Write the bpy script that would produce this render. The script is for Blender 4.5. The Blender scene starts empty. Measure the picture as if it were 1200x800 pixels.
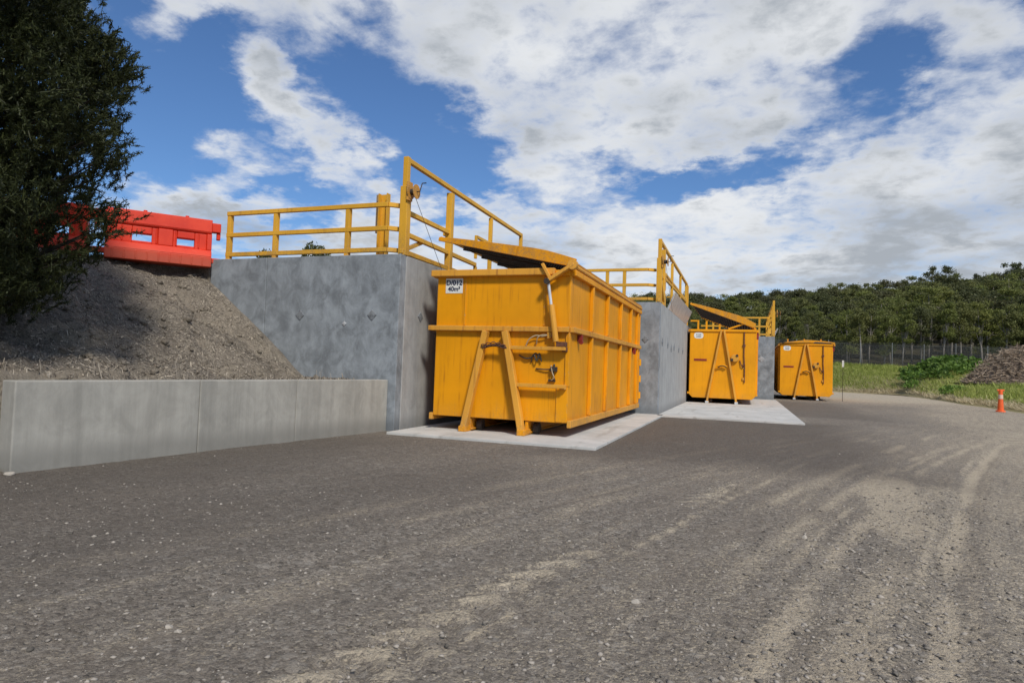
import bpy, bmesh, math, random
import numpy as np
from mathutils import Vector, Matrix, Euler
random.seed(7); rng = np.random.default_rng(7)
sc = bpy.context.scene
COL = sc.collection
V = Vector
R = math.radians
# ------------------------------------------------------------------ camera frame (solved from the photograph)
FPX, PITCH, ROLL, YAW, EYE = 756.5, .0394, .0349, .3478, 1.1651
fwd2 = np.array([-math.sin(YAW), math.cos(YAW)]); right2 = np.array([math.cos(YAW), math.sin(YAW)])
def W(px, d, z=0.0):
    p = d*fwd2 + right2*((px-600)/FPX*d)
    return V((p[0], p[1], z))
cp, sp, cr, sr = math.cos(PITCH), math.sin(PITCH), math.cos(ROLL), math.sin(ROLL)
_F = V((fwd2[0]*cp, fwd2[1]*cp, sp)); _U = V((-fwd2[0]*sp, -fwd2[1]*sp, cp)); _R = V((right2[0], right2[1], 0))
CR = _R*cr + _U*sr; CU = _U*cr - _R*sr
cam = bpy.data.cameras.new('camera'); camo = bpy.data.objects.new('camera', cam); COL.objects.link(camo)
M = Matrix((CR, CU, -_F)).transposed().to_4x4(); M.translation = V((0, 0, EYE)); camo.matrix_world = M
cam.sensor_width = 36; cam.lens = FPX/1200*36; cam.clip_end = 3000; cam.clip_start = .05
sc.camera = camo
def proj(p):
    q = V(p)-V((0, 0, EYE)); d = q.dot(_F)
    return 600+FPX*q.dot(CR)/d, 400-FPX*q.dot(CU)/d
# ------------------------------------------------------------------ node helpers
class NT:
    def __init__(s, tree): s.t = tree; s.n = tree.nodes; s.n.clear()
    def add(s, typ, inp=None, **kw):
        n = s.n.new(typ)
        for k, v in kw.items(): setattr(n, k, v)
        for k, v in (inp or {}).items():
            sock = n.inputs[k]
            if isinstance(v, bpy.types.NodeSocket): s.t.links.new(v, sock)
            else: sock.default_value = v
        return n
    def math(s, op, a, b=0.0, c=None, clamp=False):
        d = {0: a, 1: b}
        if c is not None: d[2] = c
        return s.add('ShaderNodeMath', d, operation=op, use_clamp=clamp).outputs[0]
    def vm(s, op, a, b=None):
        n = s.add('ShaderNodeVectorMath', {0: a} if b is None else {0: a, 1: b}, operation=op)
        return n.outputs['Value'] if op in ('DOT_PRODUCT', 'LENGTH') else n.outputs[0]
    def noise(s, vec, scale, detail=4, rough=.55, dist=0.0):
        return s.add('ShaderNodeTexNoise', {'Vector': vec, 'Scale': scale, 'Detail': detail, 'Roughness': rough, 'Distortion': dist}).outputs['Fac']
    def ramp(s, fac, a, b, lo=0.0, hi=1.0, smooth=True):
        return s.add('ShaderNodeMapRange', {0: fac, 1: a, 2: b, 3: lo, 4: hi}, interpolation_type='SMOOTHSTEP' if smooth else 'LINEAR').outputs[0]
    def mix(s, fac, a, b, blend='MIX'):
        n = s.add('ShaderNodeMix', data_type='RGBA', blend_type=blend)
        for i, v in ((0, fac), (6, a), (7, b)):
            if isinstance(v, bpy.types.NodeSocket): s.t.links.new(v, n.inputs[i])
            else: n.inputs[i].default_value = v if i == 0 else (*v[:3], 1)
        return n.outputs[2]
    def scalev(s, vec, sx, sy, sz):
        return s.vm('MULTIPLY', vec, (sx, sy, sz))
def material(name, fn):
    m = bpy.data.materials.new(name); m.use_nodes = True
    t = NT(m.node_tree); out = t.add('ShaderNodeOutputMaterial')
    sh = fn(t); t.t.links.new(sh, out.inputs[0]); return m
def principled(t, col, rough=.6, bump=None, bs=.3, bd=.01, metal=0.0, spec=.5):
    d = {'Base Color': col if isinstance(col, bpy.types.NodeSocket) else (*col[:3], 1), 'Roughness': rough, 'Metallic': metal, 'Specular IOR Level': spec}
    if bump is not None:
        d['Normal'] = t.add('ShaderNodeBump', {'Height': bump, 'Strength': bs, 'Distance': bd}).outputs[0]
    return t.add('ShaderNodeBsdfPrincipled', d).outputs[0]
def wpos(t): return t.add('ShaderNodeNewGeometry').outputs['Position']
def opos(t): return t.add('ShaderNodeTexCoord').outputs['Object']

def paint(base, rust, grime=.5, rough=.42, edge=0.0):
    def f(t):
        p = opos(t)
        n1 = t.noise(p, .9, 4, .55); n2 = t.noise(t.scalev(p, 11, 11, .45), 1.5, 5, .6); n3 = t.noise(p, 38, 5, .7); n4 = t.noise(p, 3.1, 9, .74); n5 = t.noise(p, 2.2, 3, .5)
        c = t.mix(t.ramp(n1, .3, .7), tuple(x*.88 for x in base), tuple(min(1, x*1.06) for x in base))
        c = t.mix(t.math('MULTIPLY', t.math('MULTIPLY', t.ramp(n2, .48, .74), t.ramp(n5, .35, .6)), .7*grime), c, (base[0]*.45, base[1]*.36, base[2]*.6+.006))
        c = t.mix(t.math('MULTIPLY', t.math('MULTIPLY', t.ramp(n3, .5, .8), t.ramp(n5, .45, .7)), .22*grime), c, (base[0]*.6, base[1]*.6, .03))
        rm = t.math('MULTIPLY', t.ramp(n4, .665, .70), rust)
        c = t.mix(rm, c, (.11, .04, .018))
        if edge:
            bv = t.add('ShaderNodeBevel', {'Radius': .03}, samples=4).outputs[0]
            e = t.math('SUBTRACT', 1, t.vm('DOT_PRODUCT', bv, t.add('ShaderNodeNewGeometry').outputs['Normal']))
            n6 = t.noise(p, 24, 6, .75)
            em = t.math('MULTIPLY', t.ramp(e, .02, .16), t.ramp(t.math('ADD', n6, t.math('MULTIPLY', n4, .8)), .86, 1.0))
            c = t.mix(t.math('MULTIPLY', em, edge), c, t.mix(t.ramp(n6, .45, .6), (.10, .042, .02), (.42, .30, .16)))
            z = t.add('ShaderNodeSeparateXYZ', {0: p}).outputs[2]
            splash = t.math('MULTIPLY', t.ramp(t.math('ADD', z, t.math('MULTIPLY', n2, 1.1)), 1.15, .45), t.ramp(t.math('ADD', n3, n4), .85, 1.2))
            c = t.mix(t.math('MULTIPLY', splash, .6), c, (.20, .145, .085))
        scr = t.noise(t.scalev(p, 3, 3, 42), 1.2, 3, .6, .4)
        c = t.mix(t.math('MULTIPLY', t.math('MULTIPLY', t.ramp(scr, .70, .76), t.ramp(n5, .5, .62)), .6*grime), c, (.30, .15, .05))
        r = t.math('ADD', t.math('MULTIPLY', n3, .35), rough-.12)
        return principled(t, c, r, t.math('ADD', t.math('MULTIPLY', n3, .5), t.math('MULTIPLY', t.noise(p, 1.7, 3, .45), 14 if edge else 3)), .16, .006, 0, .28)
    return f
YB = material('yellow_bin_paint', paint((.75, .308, .002), .9, .95, .45, 1.0))
YB2 = material('yellow_bin_paint_cleaner', paint((.78, .322, .002), .3, .55, .42, .6))
YR = material('yellow_rail_paint', paint((.70, .375, .035), .5, .7, .42, .8))
YE = material('worn_yellow_edge_paint', paint((.68, .325, .04), 1.0, 1.2, .5, 1.0))
def simple(name, col, rough=.6, ns=8, var=.25, metal=0, bs=.15, bd=.004):
    def f(t):
        p = opos(t); n = t.noise(p, ns, 6, .65)
        c = t.mix(t.ramp(n, .25, .75), tuple(x*(1-var) for x in col), tuple(min(1, x*(1+var)) for x in col))
        return principled(t, c, rough, n, bs, bd, metal)
    return material(name, f)
DARK = simple('dark_rusty_steel', (.035, .026, .02), .75, 14, .5)
RUST = simple('rust_steel', (.12, .045, .022), .8, 20, .5)
HOSE = simple('pale_dusty_hose', (.42, .33, .2), .6)
HOSED = simple('dark_hose', (.05, .045, .035), .55)
REDL = simple('faded_red_paint', (.22, .02, .012), .5, 12, .4)
WHITE = simple('white_plate', (.72, .72, .68), .45, 6, .12)
INK = simple('dark_blue_ink', (.02, .025, .06), .5)
GALV = simple('galvanised_steel', (.62, .63, .63), .35, 5, .2, .35)
def redplastic(t):
    p = opos(t); n = t.noise(p, 2, 5, .6); n2 = t.noise(t.scalev(p, 5, 5, 22), 1.5, 5, .7)
    c = t.mix(t.ramp(n, .3, .7), (.58, .024, .006), (.72, .045, .012))
    c = t.mix(t.math('MULTIPLY', t.ramp(n2, .58, .75), .4), c, (.62, .16, .11))
    z = t.add('ShaderNodeSeparateXYZ', {0: p}).outputs[2]
    c = t.mix(t.math('MULTIPLY', t.ramp(t.math('ADD', z, t.math('MULTIPLY', n, -.3)), .12, -.1), .5), c, (.2, .09, .05))
    return principled(t, c, .52, n2, .15, .006, 0, .35)
REDP = material('red_plastic', redplastic)
ORG = simple('orange_plastic', (.8, .12, .02), .45, 6, .15)
PBAND = simple('dirty_pale_band', (.62, .45, .36), .5)
MESHD = simple('dark_lid_mesh', (.045, .043, .042), .6, 30, .4)
STEELG = simple('grey_fence_steel', (.3, .31, .31), .5, 5, .2, .4)
FWIRE = simple('dull_fence_wire', (.10, .105, .105), .6, 5, .2, .2)
BROWN = simple('plain_brown', (.3, .22, .14), .8)

def concrete(base, blot, streak, tint):
    def f(t):
        p = wpos(t)
        n0 = t.noise(p, .55, 4, .6); n1 = t.noise(t.vm('ADD', t.scalev(p, 1, 1, .8), (3.1, 1.7, 2.2)), 3.0, 8, .68, .5); n2 = t.noise(p, 26, 5, .7); n3 = t.noise(t.scalev(p, 3.2, 3.2, .16), 1.6, 5, .65); n5 = t.noise(t.scalev(p, 1, 1, .6), 9, 7, .72, .6)
        c = t.mix(t.ramp(n1, .3, .7), tuple(x*(1-blot) for x in base), tuple(x*(1+blot) for x in base))
        c = t.mix(t.math('MULTIPLY', t.ramp(n5, .48, .72), blot), c, tuple(min(1, x*1.75) for x in tint))
        c = t.mix(t.math('MULTIPLY', t.ramp(n3, .42, .75), streak), c, tuple(x*.58 for x in base))
        c = t.mix(t.math('MULTIPLY', t.ramp(n3, .5, .22), streak*.7), c, tuple(min(1, x*1.3) for x in base))
        c = t.mix(t.math('MULTIPLY', t.ramp(n0, .4, .7), .35), c, tint)
        v = t.add('ShaderNodeTexVoronoi', {'Vector': p, 'Scale': 17.0}).outputs['Distance']
        pit = t.math('MULTIPLY', t.ramp(v, .07, .05), t.ramp(n1, .5, .6))
        c = t.mix(t.math('MULTIPLY', pit, .6), c, tuple(x*.35 for x in base))
        z = t.add('ShaderNodeSeparateXYZ', {0: p}).outputs[2]
        dark_mask = t.math('MULTIPLY', t.ramp(t.math('ADD', z, t.math('MULTIPLY', n1, -.35)), .12, -.12), .55)  # damp tone, darker towards the foot of the concrete
        c = t.mix(dark_mask, c, tuple(x*.5 for x in base))
        return principled(t, c, .85, t.math('ADD', t.math('ADD', n2, t.math('MULTIPLY', n1, 2.0)), t.math('MULTIPLY', pit, -2)), .25, .006, 0, .3)
    return f
CONB = material('blue_grey_precast_concrete', concrete((.222, .246, .268), .36, .25, (.215, .235, .25)))
CONS = material('pale_grey_precast_concrete', concrete((.33, .335, .33), .16, .42, (.32, .32, .31)))
CONL = material('formed_low_wall_concrete', concrete((.345, .335, .30), .16, .55, (.34, .325, .285)))
def slabmat(t):
    p = wpos(t); n1 = t.noise(p, 1.1, 6, .65, .6); n2 = t.noise(p, 40, 4, .7); n3 = t.noise(p, 4, 7, .7)
    c = t.mix(t.ramp(n1, .3, .7), (.43, .43, .41), (.56, .555, .53))
    c = t.mix(t.math('MULTIPLY', t.ramp(n3, .56, .72), .4), c, (.30, .27, .22))
    xyz = t.add('ShaderNodeSeparateXYZ', {0: p})
    s = t.math('MULTIPLY', t.ramp(t.noise(t.scalev(p, 2.5, .35, 1), 1.4, 4, .6), .56, .7), .45)
    c = t.mix(s, c, (.24, .22, .19))
    return principled(t, c, .85, n2, .2, .004, 0, .3)
SLAB = material('broomed_pad_concrete', slabmat)

def gravel(t):
    p = wpos(t)
    at = lambda a: t.add('ShaderNodeAttribute', attribute_name=a).outputs['Fac']
    dust, dark = at('dust'), at('dark_mask')
    w = t.add('ShaderNodeTexNoise', {'Vector': p, 'Scale': 30.0, 'Detail': 2.0}).outputs['Color']
    pw = t.vm('ADD', p, t.vm('MULTIPLY', t.vm('SUBTRACT', w, (.5, .5, .5)), (.02, .02, .02)))
    v1 = t.add('ShaderNodeTexVoronoi', {'Vector': pw, 'Scale': 46.0}); v2 = t.add('ShaderNodeTexVoronoi', {'Vector': pw, 'Scale': 105.0}); v3 = t.add('ShaderNodeTexVoronoi', {'Vector': pw, 'Scale': 19.0})
    r1 = t.add('ShaderNodeSeparateColor', {0: v1.outputs['Color']}).outputs; r2 = t.add('ShaderNodeSeparateColor', {0: v2.outputs['Color']}).outputs; r3 = t.add('ShaderNodeSeparateColor', {0: v3.outputs['Color']}).outputs
    n1 = t.noise(p, .45, 5, .6); n2 = t.noise(p, 3.2, 6, .65); n3 = t.noise(p, 90, 4, .7); n4 = t.noise(p, 11, 9, .78)
    mp = t.add('ShaderNodeMapping', {'Vector': p, 'Rotation': (0, 0, R(-15))}, vector_type='TEXTURE').outputs[0]
    st = t.noise(t.scalev(mp, 7, .55, 1), 1.0, 7, .66, .15); st2 = t.noise(t.scalev(mp, 2.2, .28, 1), 1.0, 5, .6, .3)
    c = t.mix(t.math('ADD', t.math('MULTIPLY', r2[0], .55), t.math('MULTIPLY', r1[2], .45)), (.090, .079, .065), (.43, .378, .312))
    big = t.ramp(r1[1], .66, .70)
    c = t.mix(t.math('MULTIPLY', big, .85), c, t.mix(r1[0], (.055, .05, .046), (.46, .42, .36)))
    vb = t.ramp(r3[1], .93, .94)
    c = t.mix(t.math('MULTIPLY', vb, .7), c, t.mix(r3[0], (.09, .08, .07), (.46, .42, .36)))
    c = t.mix(t.ramp(n1, .35, .7, 0, .3), c, (.20, .162, .125))
    c = t.mix(t.ramp(n4, .40, .66, 0, .6), c, (.12, .105, .088))
    c = t.mix(t.ramp(st, .48, .72, 0, .45), c, (.13, .114, .097))
    c = t.mix(t.ramp(st2, .5, .72, 0, .3), c, (.29, .245, .19))
    dsel = t.math('ADD', t.math('ADD', t.math('MULTIPLY', n4, .9), t.math('MULTIPLY', st, .7)), t.math('MULTIPLY', n3, .35))
    dsel = t.math('ADD', dsel, t.math('MULTIPLY', t.math('SUBTRACT', t.math('ADD', r2[2], r1[1]), 1.0), .38))
    dm = t.ramp(t.math('ADD', t.math('MULTIPLY', dust, .85), t.math('MULTIPLY', t.math('SUBTRACT', dsel, 1.0), 1.25)), .12, .92)
    dc = t.mix(t.noise(p, 9, 5, .7), (.47, .39, .27), (.68, .59, .45))
    c = t.mix(t.math('MULTIPLY', dm, .80), c, dc)
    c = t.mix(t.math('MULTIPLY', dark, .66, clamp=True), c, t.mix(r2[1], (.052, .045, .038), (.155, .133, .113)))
    h = t.math('ADD', t.math('MULTIPLY', t.math('SUBTRACT', 1, v1.outputs['Distance']), t.math('ADD', big, .35)), t.math('MULTIPLY', t.math('SUBTRACT', 1, v2.outputs['Distance']), .5))
    h = t.math('ADD', h, t.math('MULTIPLY', t.math('MULTIPLY', vb, t.math('SUBTRACT', 1, v3.outputs['Distance'])), 1.5))
    h = t.math('ADD', t.math('ADD', h, t.math('MULTIPLY', n3, .8)), t.math('ADD', t.math('MULTIPLY', n4, 2.6), t.math('MULTIPLY', st, 1.2)))
    return principled(t, c, .92, h, .85, .014, 0, .2)
GRAV = material('compacted_gravel', gravel)
def soil(t):
    p = wpos(t)
    n1 = t.noise(p, .8, 5, .6); n2 = t.noise(p, 5, 8, .72, .8); n3 = t.noise(t.scalev(p, 18, 40, 24), 1.0, 6, .75, 1.2); n4 = t.noise(p, 60, 4, .7)
    c = t.mix(t.ramp(n3, .3, .7), (.10, .086, .07), (.37, .325, .265))
    c = t.mix(t.ramp(n2, .42, .72, 0, .7), c, (.15, .127, .10))
    c = t.mix(t.ramp(n1, .45, .7, 0, .6), c, (.33, .285, .22))
    h = t.math('ADD', t.math('ADD', t.math('MULTIPLY', n2, 2.2), n3), t.math('MULTIPLY', n4, .5))
    return principled(t, c, .95, h, .9, .03, 0, .15)
SOIL = material('dry_bank_soil', soil)
def fieldm(t):
    p = wpos(t); at = t.add('ShaderNodeAttribute', attribute_name='straw').outputs['Fac']
    n1 = t.noise(p, .5, 6, .65); n2 = t.noise(p, 3.0, 8, .7); n3 = t.noise(p, 20, 4, .7)
    c = t.mix(t.ramp(n2, .3, .7), (.15, .185, .04), (.33, .32, .115))
    c = t.mix(t.ramp(n1, .5, .7, 0, .6), c, (.20, .18, .08))
    c = t.mix(t.math('MULTIPLY', at, t.ramp(n3, .3, .55)), c, (.36, .29, .18))
    return principled(t, c, .95, t.math('ADD', n2, n3), .8, .08, 0, .1)
FIELD = material('rough_grass_ground', fieldm)
def litterfloor(t):
    p = wpos(t); n = t.noise(p, 1.2, 6, .7)
    return principled(t, t.mix(n, (.02, .02, .012), (.07, .06, .035)), .95, n, .6, .1, 0, .1)
HILL = material('forest_floor', litterfloor)

def leafmat(name, a, b, trans=.25, objvar=.35, rough=.55, warm=None):
    def f(t):
        ri = t.add('ShaderNodeNewGeometry').outputs['Random Per Island']; ro = t.add('ShaderNodeObjectInfo').outputs['Random']
        c = t.mix(ri, a, b)
        if warm: c = t.mix(t.math('MULTIPLY', t.ramp(ro, .3, 1.0), objvar), c, warm)
        hs = t.add('ShaderNodeHueSaturation', {'Color': c, 'Value': t.math('ADD', t.math('MULTIPLY', ro, objvar), 1.05-objvar*.5)}).outputs[0]
        d = t.add('ShaderNodeBsdfPrincipled', {'Base Color': hs, 'Roughness': rough, 'Specular IOR Level': .25}).outputs[0]
        tr = t.add('ShaderNodeBsdfTranslucent', {'Color': hs}).outputs[0]
        return t.add('ShaderNodeMixShader', {0: trans, 1: d, 2: tr}).outputs[0]
    return material(name, f)
LEAF = [leafmat('gum_leaves_olive', (.105, .115, .036), (.215, .23, .08), .38, .5, .55, (.10, .10, .03)),
        leafmat('gum_leaves_bright', (.13, .155, .036), (.26, .285, .085), .4, .5, .55, (.15, .14, .04)),
        leafmat('gum_leaves_dark', (.075, .085, .034), (.155, .17, .07), .35, .5, .55, (.07, .055, .03))]
NEEDLE = leafmat('dark_needles', (.012, .017, .006), (.062, .074, .024), .28, 0)
GRASS = leafmat('field_grass', (.17, .225, .035), (.42, .45, .13), .3, 0)
STRAW = leafmat('dry_straw', (.36, .30, .17), (.62, .54, .36), .2, 0)
WEED = leafmat('weed_leaves', (.07, .14, .022), (.19, .29, .06), .3, .4)
LITTER = leafmat('bark_flakes', (.07, .058, .046), (.40, .35, .28), 0, 0, .9)
TWIG = leafmat('dry_twigs', (.16, .115, .08), (.50, .40, .30), 0, 0, .9)
STONE = leafmat('gravel_stone', (.085, .077, .066), (.36, .325, .28), 0, 0, .9)
STONEP = leafmat('pale_stone', (.24, .215, .18), (.46, .42, .36), 0, 0, .9)
TRUNK = simple('pale_gum_bark', (.21, .19, .165), .9, 3, .45)
BARK = simple('dark_bark', (.035, .028, .02), .95, 12, .5)
# ------------------------------------------------------------------ mesh helpers
class MB:
    def __init__(s): s.v = []; s.f = []
    def add(s, vs, fs):
        o = len(s.v); s.v += [tuple(v) for v in vs]; s.f += [tuple(i+o for i in f) for f in fs]; return s
    def hexa(s, p):   # 8 points: bottom ring 0-3, top ring 4-7 (counter-clockwise seen from above)
        return s.add(p, [(3, 2, 1, 0), (4, 5, 6, 7), (0, 1, 5, 4), (1, 2, 6, 5), (2, 3, 7, 6), (3, 0, 4, 7)])
    def box(s, x0, x1, y0, y1, z0, z1):
        return s.hexa([(x0, y0, z0), (x1, y0, z0), (x1, y1, z0), (x0, y1, z0), (x0, y0, z1), (x1, y0, z1), (x1, y1, z1), (x0, y1, z1)])
    def bar(s, p, q, w, h, up=(0, 0, 1)):
        p, q = V(p), V(q); d = (q-p).normalized(); u = V(up)
        if abs(d.dot(u)) > .99: u = V((0, 1, 0))
        a = d.cross(u).normalized(); b = a.cross(d).normalized()
        c = [(-.5, -.5), (.5, -.5), (.5, .5), (-.5, .5)]
        P = [p+a*w*i+b*h*j for i, j in c]+[q+a*w*i+b*h*j for i, j in c]
        return s.add(P, [(3, 2, 1, 0), (4, 5, 6, 7), (0, 1, 5, 4), (1, 2, 6, 5), (2, 3, 7, 6), (3, 0, 4, 7)])
    def tube(s, pts, r, n=8, cap=True):
        pts = [V(p) for p in pts]; rs = r if isinstance(r, (list, tuple)) else [r]*len(pts)
        o = len(s.v); prev = None
        for i, p in enumerate(pts):
            d = (pts[min(i+1, len(pts)-1)]-pts[max(i-1, 0)]).normalized()
            if prev is None: a = d.orthogonal().normalized()
            else: a = (prev-d*prev.dot(d)).normalized()
            prev = a; b = d.cross(a)
            for k in range(n):
                t = 2*math.pi*k/n; s.v.append(tuple(p+(a*math.cos(t)+b*math.sin(t))*rs[i]))
        for i in range(len(pts)-1):
            for k in range(n):
                s.f.append((o+i*n+k, o+i*n+(k+1) % n, o+(i+1)*n+(k+1) % n, o+(i+1)*n+k))
        if cap:
            s.f.append(tuple(o+k for k in reversed(range(n)))); s.f.append(tuple(o+(len(pts)-1)*n+k for k in range(n)))
        return s
    def disc(s, c, axis, r, w, n=20):
        c = V(c); a = V(axis).normalized()*w/2; return s.tube([c-a, c+a], r, n)
    def build(s, name, mat, parent=None, bevel=0.0, smooth=False, loc=(0, 0, 0), seg=2):
        me = bpy.data.meshes.new(name); me.from_pydata(s.v, [], s.f); me.update()
        return link(name, me, mat, parent, bevel, smooth, loc, seg)
def link(name, me, mat, parent=None, bevel=0.0, smooth=False, loc=(0, 0, 0), seg=2):
    me.materials.append(mat)
    if smooth: me.polygons.foreach_set('use_smooth', [True]*len(me.polygons))
    o = bpy.data.objects.new(name, me); COL.objects.link(o); o.location = loc
    if parent: o.parent = parent
    if bevel:
        b = o.modifiers.new('bevel', 'BEVEL'); b.width = bevel; b.segments = seg; b.limit_method = 'ANGLE'; b.harden_normals = False
    return o
def npmesh(name, verts, faces):
    me = bpy.data.meshes.new(name); verts = np.asarray(verts, np.float32); faces = np.asarray(faces, np.int32); k = faces.shape[1]
    me.vertices.add(len(verts)); me.vertices.foreach_set('co', verts.ravel())
    me.loops.add(faces.size); me.loops.foreach_set('vertex_index', faces.ravel())
    me.polygons.add(len(faces)); me.polygons.foreach_set('loop_start', np.arange(0, faces.size, k, dtype=np.int32)); me.polygons.foreach_set('loop_total', np.full(len(faces), k, np.int32))
    me.update(calc_edges=True); return me
def tag(o, label=None, cat=None, group=None, kind=None):
    for k, v in (('label', label), ('category', cat), ('group', group), ('kind', kind)):
        if v: o[k] = v
    return o
def empty(name, loc=(0, 0, 0), rz=0.0):
    o = bpy.data.objects.new(name, None); COL.objects.link(o); o.location = loc; o.rotation_euler.z = rz; o.empty_display_size = .2; return o
def copy_tree(o, parent=None):
    c = o.copy(); COL.objects.link(c); c.parent = parent
    for ch in list(o.children): copy_tree(ch, c)
    return c
# value noise
def vnoise(x, y, seed=0):
    x = np.asarray(x, float); y = np.asarray(y, float); xi = np.floor(x).astype(int); yi = np.floor(y).astype(int); fx = x-xi; fy = y-yi
    def h(a, b):
        n = (a*374761393+b*668265263+seed*974711) & 0x7fffffff; n = ((n ^ (n >> 13))*1274126177) & 0x7fffffff; return ((n ^ (n >> 16)) & 0xffff)/65535.
    u = fx*fx*(3-2*fx); w = fy*fy*(3-2*fy)
    return (h(xi, yi)*(1-u)+h(xi+1, yi)*u)*(1-w)+(h(xi, yi+1)*(1-u)+h(xi+1, yi+1)*u)*w
def fbm(x, y, seed=0, oct=4):
    s = 0; a = .5; t = 0
    for i in range(oct): s = s+a*vnoise(x*2**i, y*2**i, seed+i*17); t += a; a *= .5
    return s/t
sstep = lambda a, b, x: (lambda t: t*t*(3-2*t))(np.clip((x-a)/(b-a), 0, 1))
def grid_faces(nx, ny):
    i = np.arange(nx*ny).reshape(ny, nx); return np.stack([i[:-1, :-1], i[:-1, 1:], i[1:, 1:], i[1:, :-1]], -1).reshape(-1, 4)
# ------------------------------------------------------------------ layout constants
H = 3.09
C1 = (-5.74, 9.95); C2 = (-2.23, 18.03); C3 = (1.33, 34.0)
LR, LL = V((-5.887, 9.935)), V((-6.61, 4.24)); LH = .865
# ------------------------------------------------------------------ ground
def axis(segs):
    a = []
    for lo, hi, st in segs: a += list(np.arange(lo, hi, st))
    return np.array(a+[segs[-1][1]])
gx = axis([(-400, -60, 40), (-60, -12, 4), (-12, -7, .4), (-7, 5, .05), (5, 14, .3), (14, 60, 4), (60, 400, 40)])
gy = axis([(-300, -20, 40), (-20, 0, 2), (0, 1.2, .2), (1.2, 12, .05), (12, 22, .2), (22, 70, 1), (70, 500, 40)])
X, Y = np.meshgrid(gx, gy)
def tracks(X, Y):
    d = np.zeros_like(X)
    def tr(a, b, c, w, k, seed, n=1.0, y0=-5, y1=80):
        nonlocal d
        f = X-(a+b*Y+c*Y*Y)+.10*(fbm(X*1.1, Y*1.1, seed)-.5)
        m = np.exp(-(f/w)**2)*k*sstep(.28, .62, fbm(X*1.6, Y*.55, seed+3))**n*sstep(y0, y0+1.2, Y)*(1-sstep(y1-1.5, y1, Y))
        d = np.maximum(d, m)
    tr(.02, .225, .0057, .085, 1.35, 1, .25); tr(.16, .225, .0057, .05, .8, 21, .6); tr(-.14, .225, .0057, .05, .8, 22, .6)
    tr(-.30, .225, .0057, .22, .8, 2, .6)
    tr(-.55, .19, .009, .10, 1.0, 3, .5); tr(-.75, .19, .009, .06, .8, 23)
    tr(-1.0, .20, .009, .12, .75, 4); tr(-1.25, .21, .008, .05, .7, 24)
    tr(-2.0, .245, .002, .13, .95, 5, .9, -5, 9); tr(-1.8, .245, .002, .05, .9, 25, .7, -5, 11)
    g5 = X-(-2.0+.245*Y+.002*Y*Y); bars = .5+.5*np.sin((Y+1.0*np.abs(g5))*2*math.pi/.26)
    d = np.where((np.abs(g5) < .5) & (Y < 8), d*(1-sstep(.5, .2, np.abs(g5))*(1-(.25+.95*bars))*sstep(8, 6.5, Y)), d)
    for i, a0 in enumerate((-2.35, -2.6, -3.0, -3.35, -3.8, -4.4, .5, .85, 1.2, 1.6, 2.1, -1.5)):
        tr(a0, .22+.028*max(0, -a0-1), .0057, .05+.05*(i % 3), .75 if a0 > -2.0 else .45, 30+i, 1.3)
    # tan spill patch on the yard
    q = ((X-1.35-.13*(Y-7))/.34)**2+((Y-7.6)/2.6)**2
    d = np.maximum(d, .9*(1-sstep(.3, 1.3, q+1.2*(fbm(X*2.2, Y*1.5, 31)-.5))))
    # paler worn surface towards the right hand side of the yard
    d = np.maximum(d, .66*sstep(-1.2, 1.9, X-.2*Y+2.0*(fbm(X*.6, Y*.3, 40)-.5)))
    d = np.maximum(d, .95*sstep(26, 46, Y+6*(fbm(X*.3, Y*.3, 41)-.5))*sstep(2, 5, X+3*(fbm(X*.2, Y*.2, 43)-.5)))
    d = np.maximum(d, .30*sstep(.5, .75, fbm(X*.9+9, Y*.35, 44)))
    return np.clip(d, 0, 1)
dust = tracks(X, Y)
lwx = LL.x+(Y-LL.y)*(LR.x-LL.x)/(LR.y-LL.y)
dark_mask = .95*sstep(3.4, .3, X-lwx+1.3*(fbm(X*.7, Y*.7, 50)-.5))*sstep(11, 8, Y)+.55*sstep(1.6, .2, np.abs(X-(-3.2+.25*(Y-5)))+.8*(fbm(X, Y, 51)-.3))*sstep(9, 6, Y)  # gravel coloured darker along the low wall
pd = np.maximum(np.maximum(-2.35-X, X-1.75), np.maximum(9.3-Y, Y-17.9))       # gravel coloured darker beside the near pad and before the middle one
dark_mask = np.maximum(dark_mask, .95*sstep(1.3, -.5, pd+1.0*(fbm(X*.9, Y*.9, 52)-.5)))
dark_mask = np.maximum(dark_mask, .7*sstep(1.5, 0, np.maximum(np.maximum(1-X, X-3.2), np.maximum(22-Y, Y-33))))  # same darker tone right of the middle pad
dark_mask = np.clip(dark_mask, 0, 1)
Z = .035*(fbm(X*.35, Y*.35, 60)-.5)+.022*(fbm(X*1.7, Y*1.7, 61)-.5)+.010*(fbm(X*7, Y*7, 62)-.5)
f5 = X-(-2.0+.245*Y+.002*Y*Y)
tread = np.exp(-(f5/.22)**2)*sstep(.32, .6, fbm(X*1.2, Y*.5, 8))*sstep(9, 7, Y)
Z += tread*(.02*np.sin((Y+1.0*np.abs(f5))*2*math.pi/.26)-.010)
f6 = X-(.02+.225*Y+.0057*Y*Y); Z += -.018*np.exp(-(f6/.13)**2)+.010*np.exp(-((np.abs(f6)-.2)/.08)**2)
f7 = X-(-3.6+.36*Y); Z += -.025*np.exp(-(f7/.10)**2)*sstep(9, 6, Y)+.015*np.exp(-((f7-.17)/.08)**2)*sstep(9, 6, Y)
flat = sstep(12, 30, np.hypot(X, Y)); Z *= 1-.7*flat
nearpad = sstep(.6, 0, np.maximum(np.maximum(-6-X, X+2.0), np.maximum(9.2-Y, Y-18)))+sstep(.6, 0, np.maximum(np.maximum(-2.3-X, X-1.5), np.maximum(17.5-Y, Y-34)))
Z = Z*(1-np.clip(nearpad, 0, 1))-.03
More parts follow.
